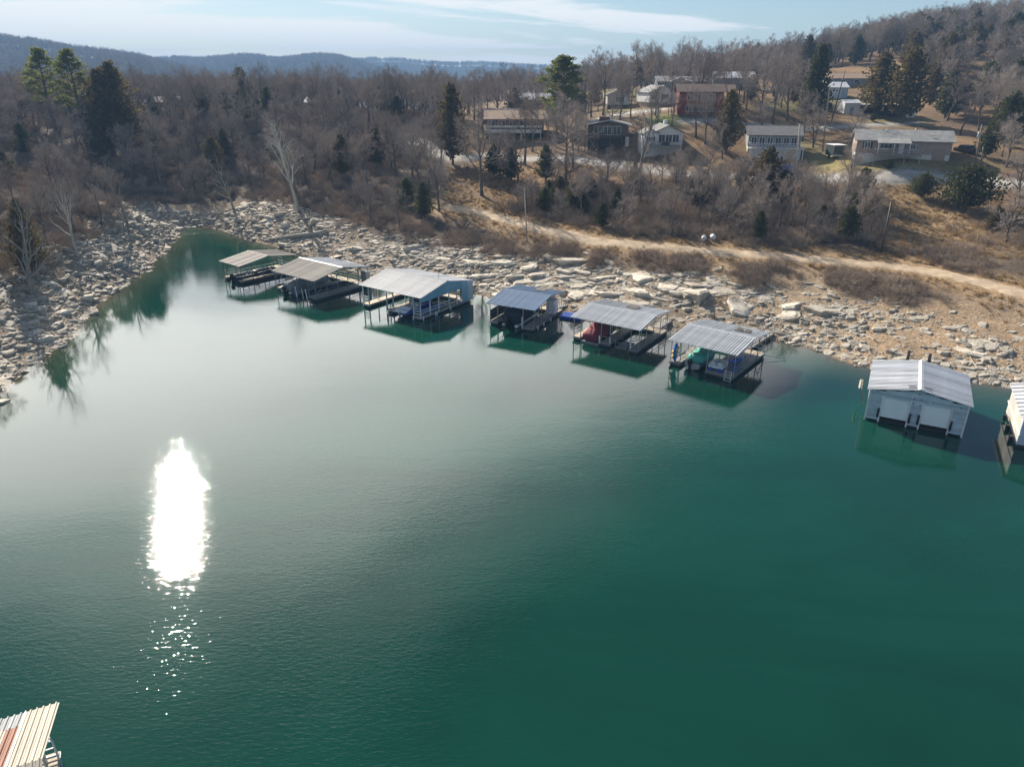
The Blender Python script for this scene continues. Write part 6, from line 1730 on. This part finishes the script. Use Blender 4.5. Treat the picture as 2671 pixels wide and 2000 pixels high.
# ------------------------------------------------------------------ shrubs, undergrowth, dry grass
def shrub_at(x, y, h, label, group):
    o = link('bare_shrub', SV[rng.randrange(4)]); o.location = (x, y, hz(x, y) - .05); s = h / 1.0
    o.scale = (s * rng.uniform(1.0, 1.5), s * rng.uniform(1.0, 1.5), s); o.rotation_euler = (0, 0, rng.uniform(0, 6.28)); return tag(o, label, 'shrub', group)
BR = [(1010,525,70,26,26),(1090,540,50,18,12),(1210,545,55,20,22),(1290,560,40,16,10),(1400,560,50,22,18),(1460,575,45,18,14),(1500,560,45,18,10),(1620,600,50,38,34),(1860,612,85,28,44),(1950,635,60,20,22),(2030,552,70,24,26),(2100,580,60,16,14),(1700,520,110,14,30),(1400,505,90,12,20),(1250,478,70,14,18),(900,500,60,26,22),(790,480,70,20,16)]
NS = 0
bank = []
for cu, cv, ru, rv, n_ in BR:
    for k in range(n_):
        a, r = rng.uniform(0, 6.28), abs(rng.gauss(0, .75))
        p = hit(cu + ru * r * math.cos(a), cv + rv * r * math.sin(a))
        if hd(p[0], p[1]) < 2.5: continue
        if np.min(np.hypot(track[:, 0] - p[0], track[:, 1] - p[1])) < 2.3: continue
        if NS < 290: sh_ = rng.uniform(.7, 1.7); shrub_at(p[0], p[1], sh_, f"{'small' if sh_ < 1.05 else 'large' if sh_ > 1.4 else 'knee-high'} leafless brown shrub on the bank nearest {near_mark('s', p[0], p[1])}", 'leafless shrubs along the dirt track'); NS += 1
        for j in range(3):
            x, y = p[0] + rng.gauss(0, 1.2), p[1] + rng.gauss(0, 1.2)
            if hd(x, y) > 3 and np.min(np.hypot(track[:, 0] - x, track[:, 1] - y)) > 2.1: bank.append((x, y, hz(x, y) - .05, rng.uniform(.5, 1.2), rng.randrange(4)))
shr0 = [o for o in C.objects if o.name.startswith('bare_shrub')]
srcs = [[next(o for o in shr0 if o.data == SV[k])] for k in range(4)]
under = list(bank)
for _ in range(200000):
    if len(under) > 6500: break
    x, y = rng.uniform(-200, 120), rng.uniform(60, 260); d = hd(x, y)
    if d < 7: continue
    z = hz(x, y); u, v, t = to_D(x, y, z)
    if not (-60 < u < 2270): continue
    inb = in_poly(u, v, beltP)
    if not (inb or (wood(u, v, d, x, y, t)) or (u > 2050 and 380 < v < 560 and rng.random() < .35)): continue
    if np.min(np.hypot(track[:, 0] - x, track[:, 1] - y)) < 2.5 or not free(x, y, .5, .6): continue
    under.append((x, y, z - .05, rng.uniform(.8, 2.6) if inb else rng.uniform(.7, 2.0), rng.randrange(4)))
gn_scatter('undergrowth', 'tangled leafless undergrowth of the wood and brush belt', under, srcs)
tfo = link('grass_tuft', TV[0]); x, y, _ = hit(1330, 535); tfo.location = (x, y, hz(x, y)); tag(tfo, 'tan dry grass tuft beside the dirt track', 'grass', 'dry grass tufts along the dirt track')
tf = [tfo]
for k in range(1, 3):
    o = link('grass_tuft', TV[k]); x, y, _ = hit(1330 + 30 * k, 537); o.location = (x, y, hz(x, y)); tf.append(tag(o, 'tan dry grass tuft beside the dirt track', 'grass', 'dry grass tufts along the dirt track'))
gr = []
for _ in range(300000):
    if len(gr) > 5200: break
    x, y = rng.uniform(-45, 120), rng.uniform(66, 175); d = hd(x, y)
    if d < 6: continue
    u, v, t = to_D(x, y, hz(x, y))
    if not (960 < u < 2250): continue
    dtr = np.min(np.hypot(track[:, 0] - x, track[:, 1] - y))
    if dtr < 1.9: continue
    w_ = .9 * max(0, 1 - dtr / 8) + (.5 if v < 470 and u < 1300 else 0) + (.6 if u > 1880 and 400 < v < 560 else 0)
    if rng.random() > w_ or not free(x, y, 0, .3): continue
    gr.append((x, y, hz(x, y) - .03, rng.uniform(.5, 1.3), rng.randrange(3)))
gn_scatter('dry_grass', 'dry tan grass over the sunny banks and slope', gr, [[o] for o in tf])

# ------------------------------------------------------------------ haze
M_HAZE = bpy.data.materials.new('haze'); M_HAZE.use_nodes = True
t = M_HAZE.node_tree; t.nodes.clear()
pv = nd(t, 'ShaderNodeVolumePrincipled'); pv.inputs['Color'].default_value = (0.30, 0.53, 0.87, 1); pv.inputs['Density'].default_value = 0.00033; pv.inputs['Anisotropy'].default_value = 0.0
om = nd(t, 'ShaderNodeOutputMaterial'); lk(t, pv.outputs[0], om.inputs['Volume'])
tag(box(-3600, 3600, -420, 3500, -9.5, 142).build('haze', M_HAZE), 'thin blue winter haze over the valley', kind='stuff')
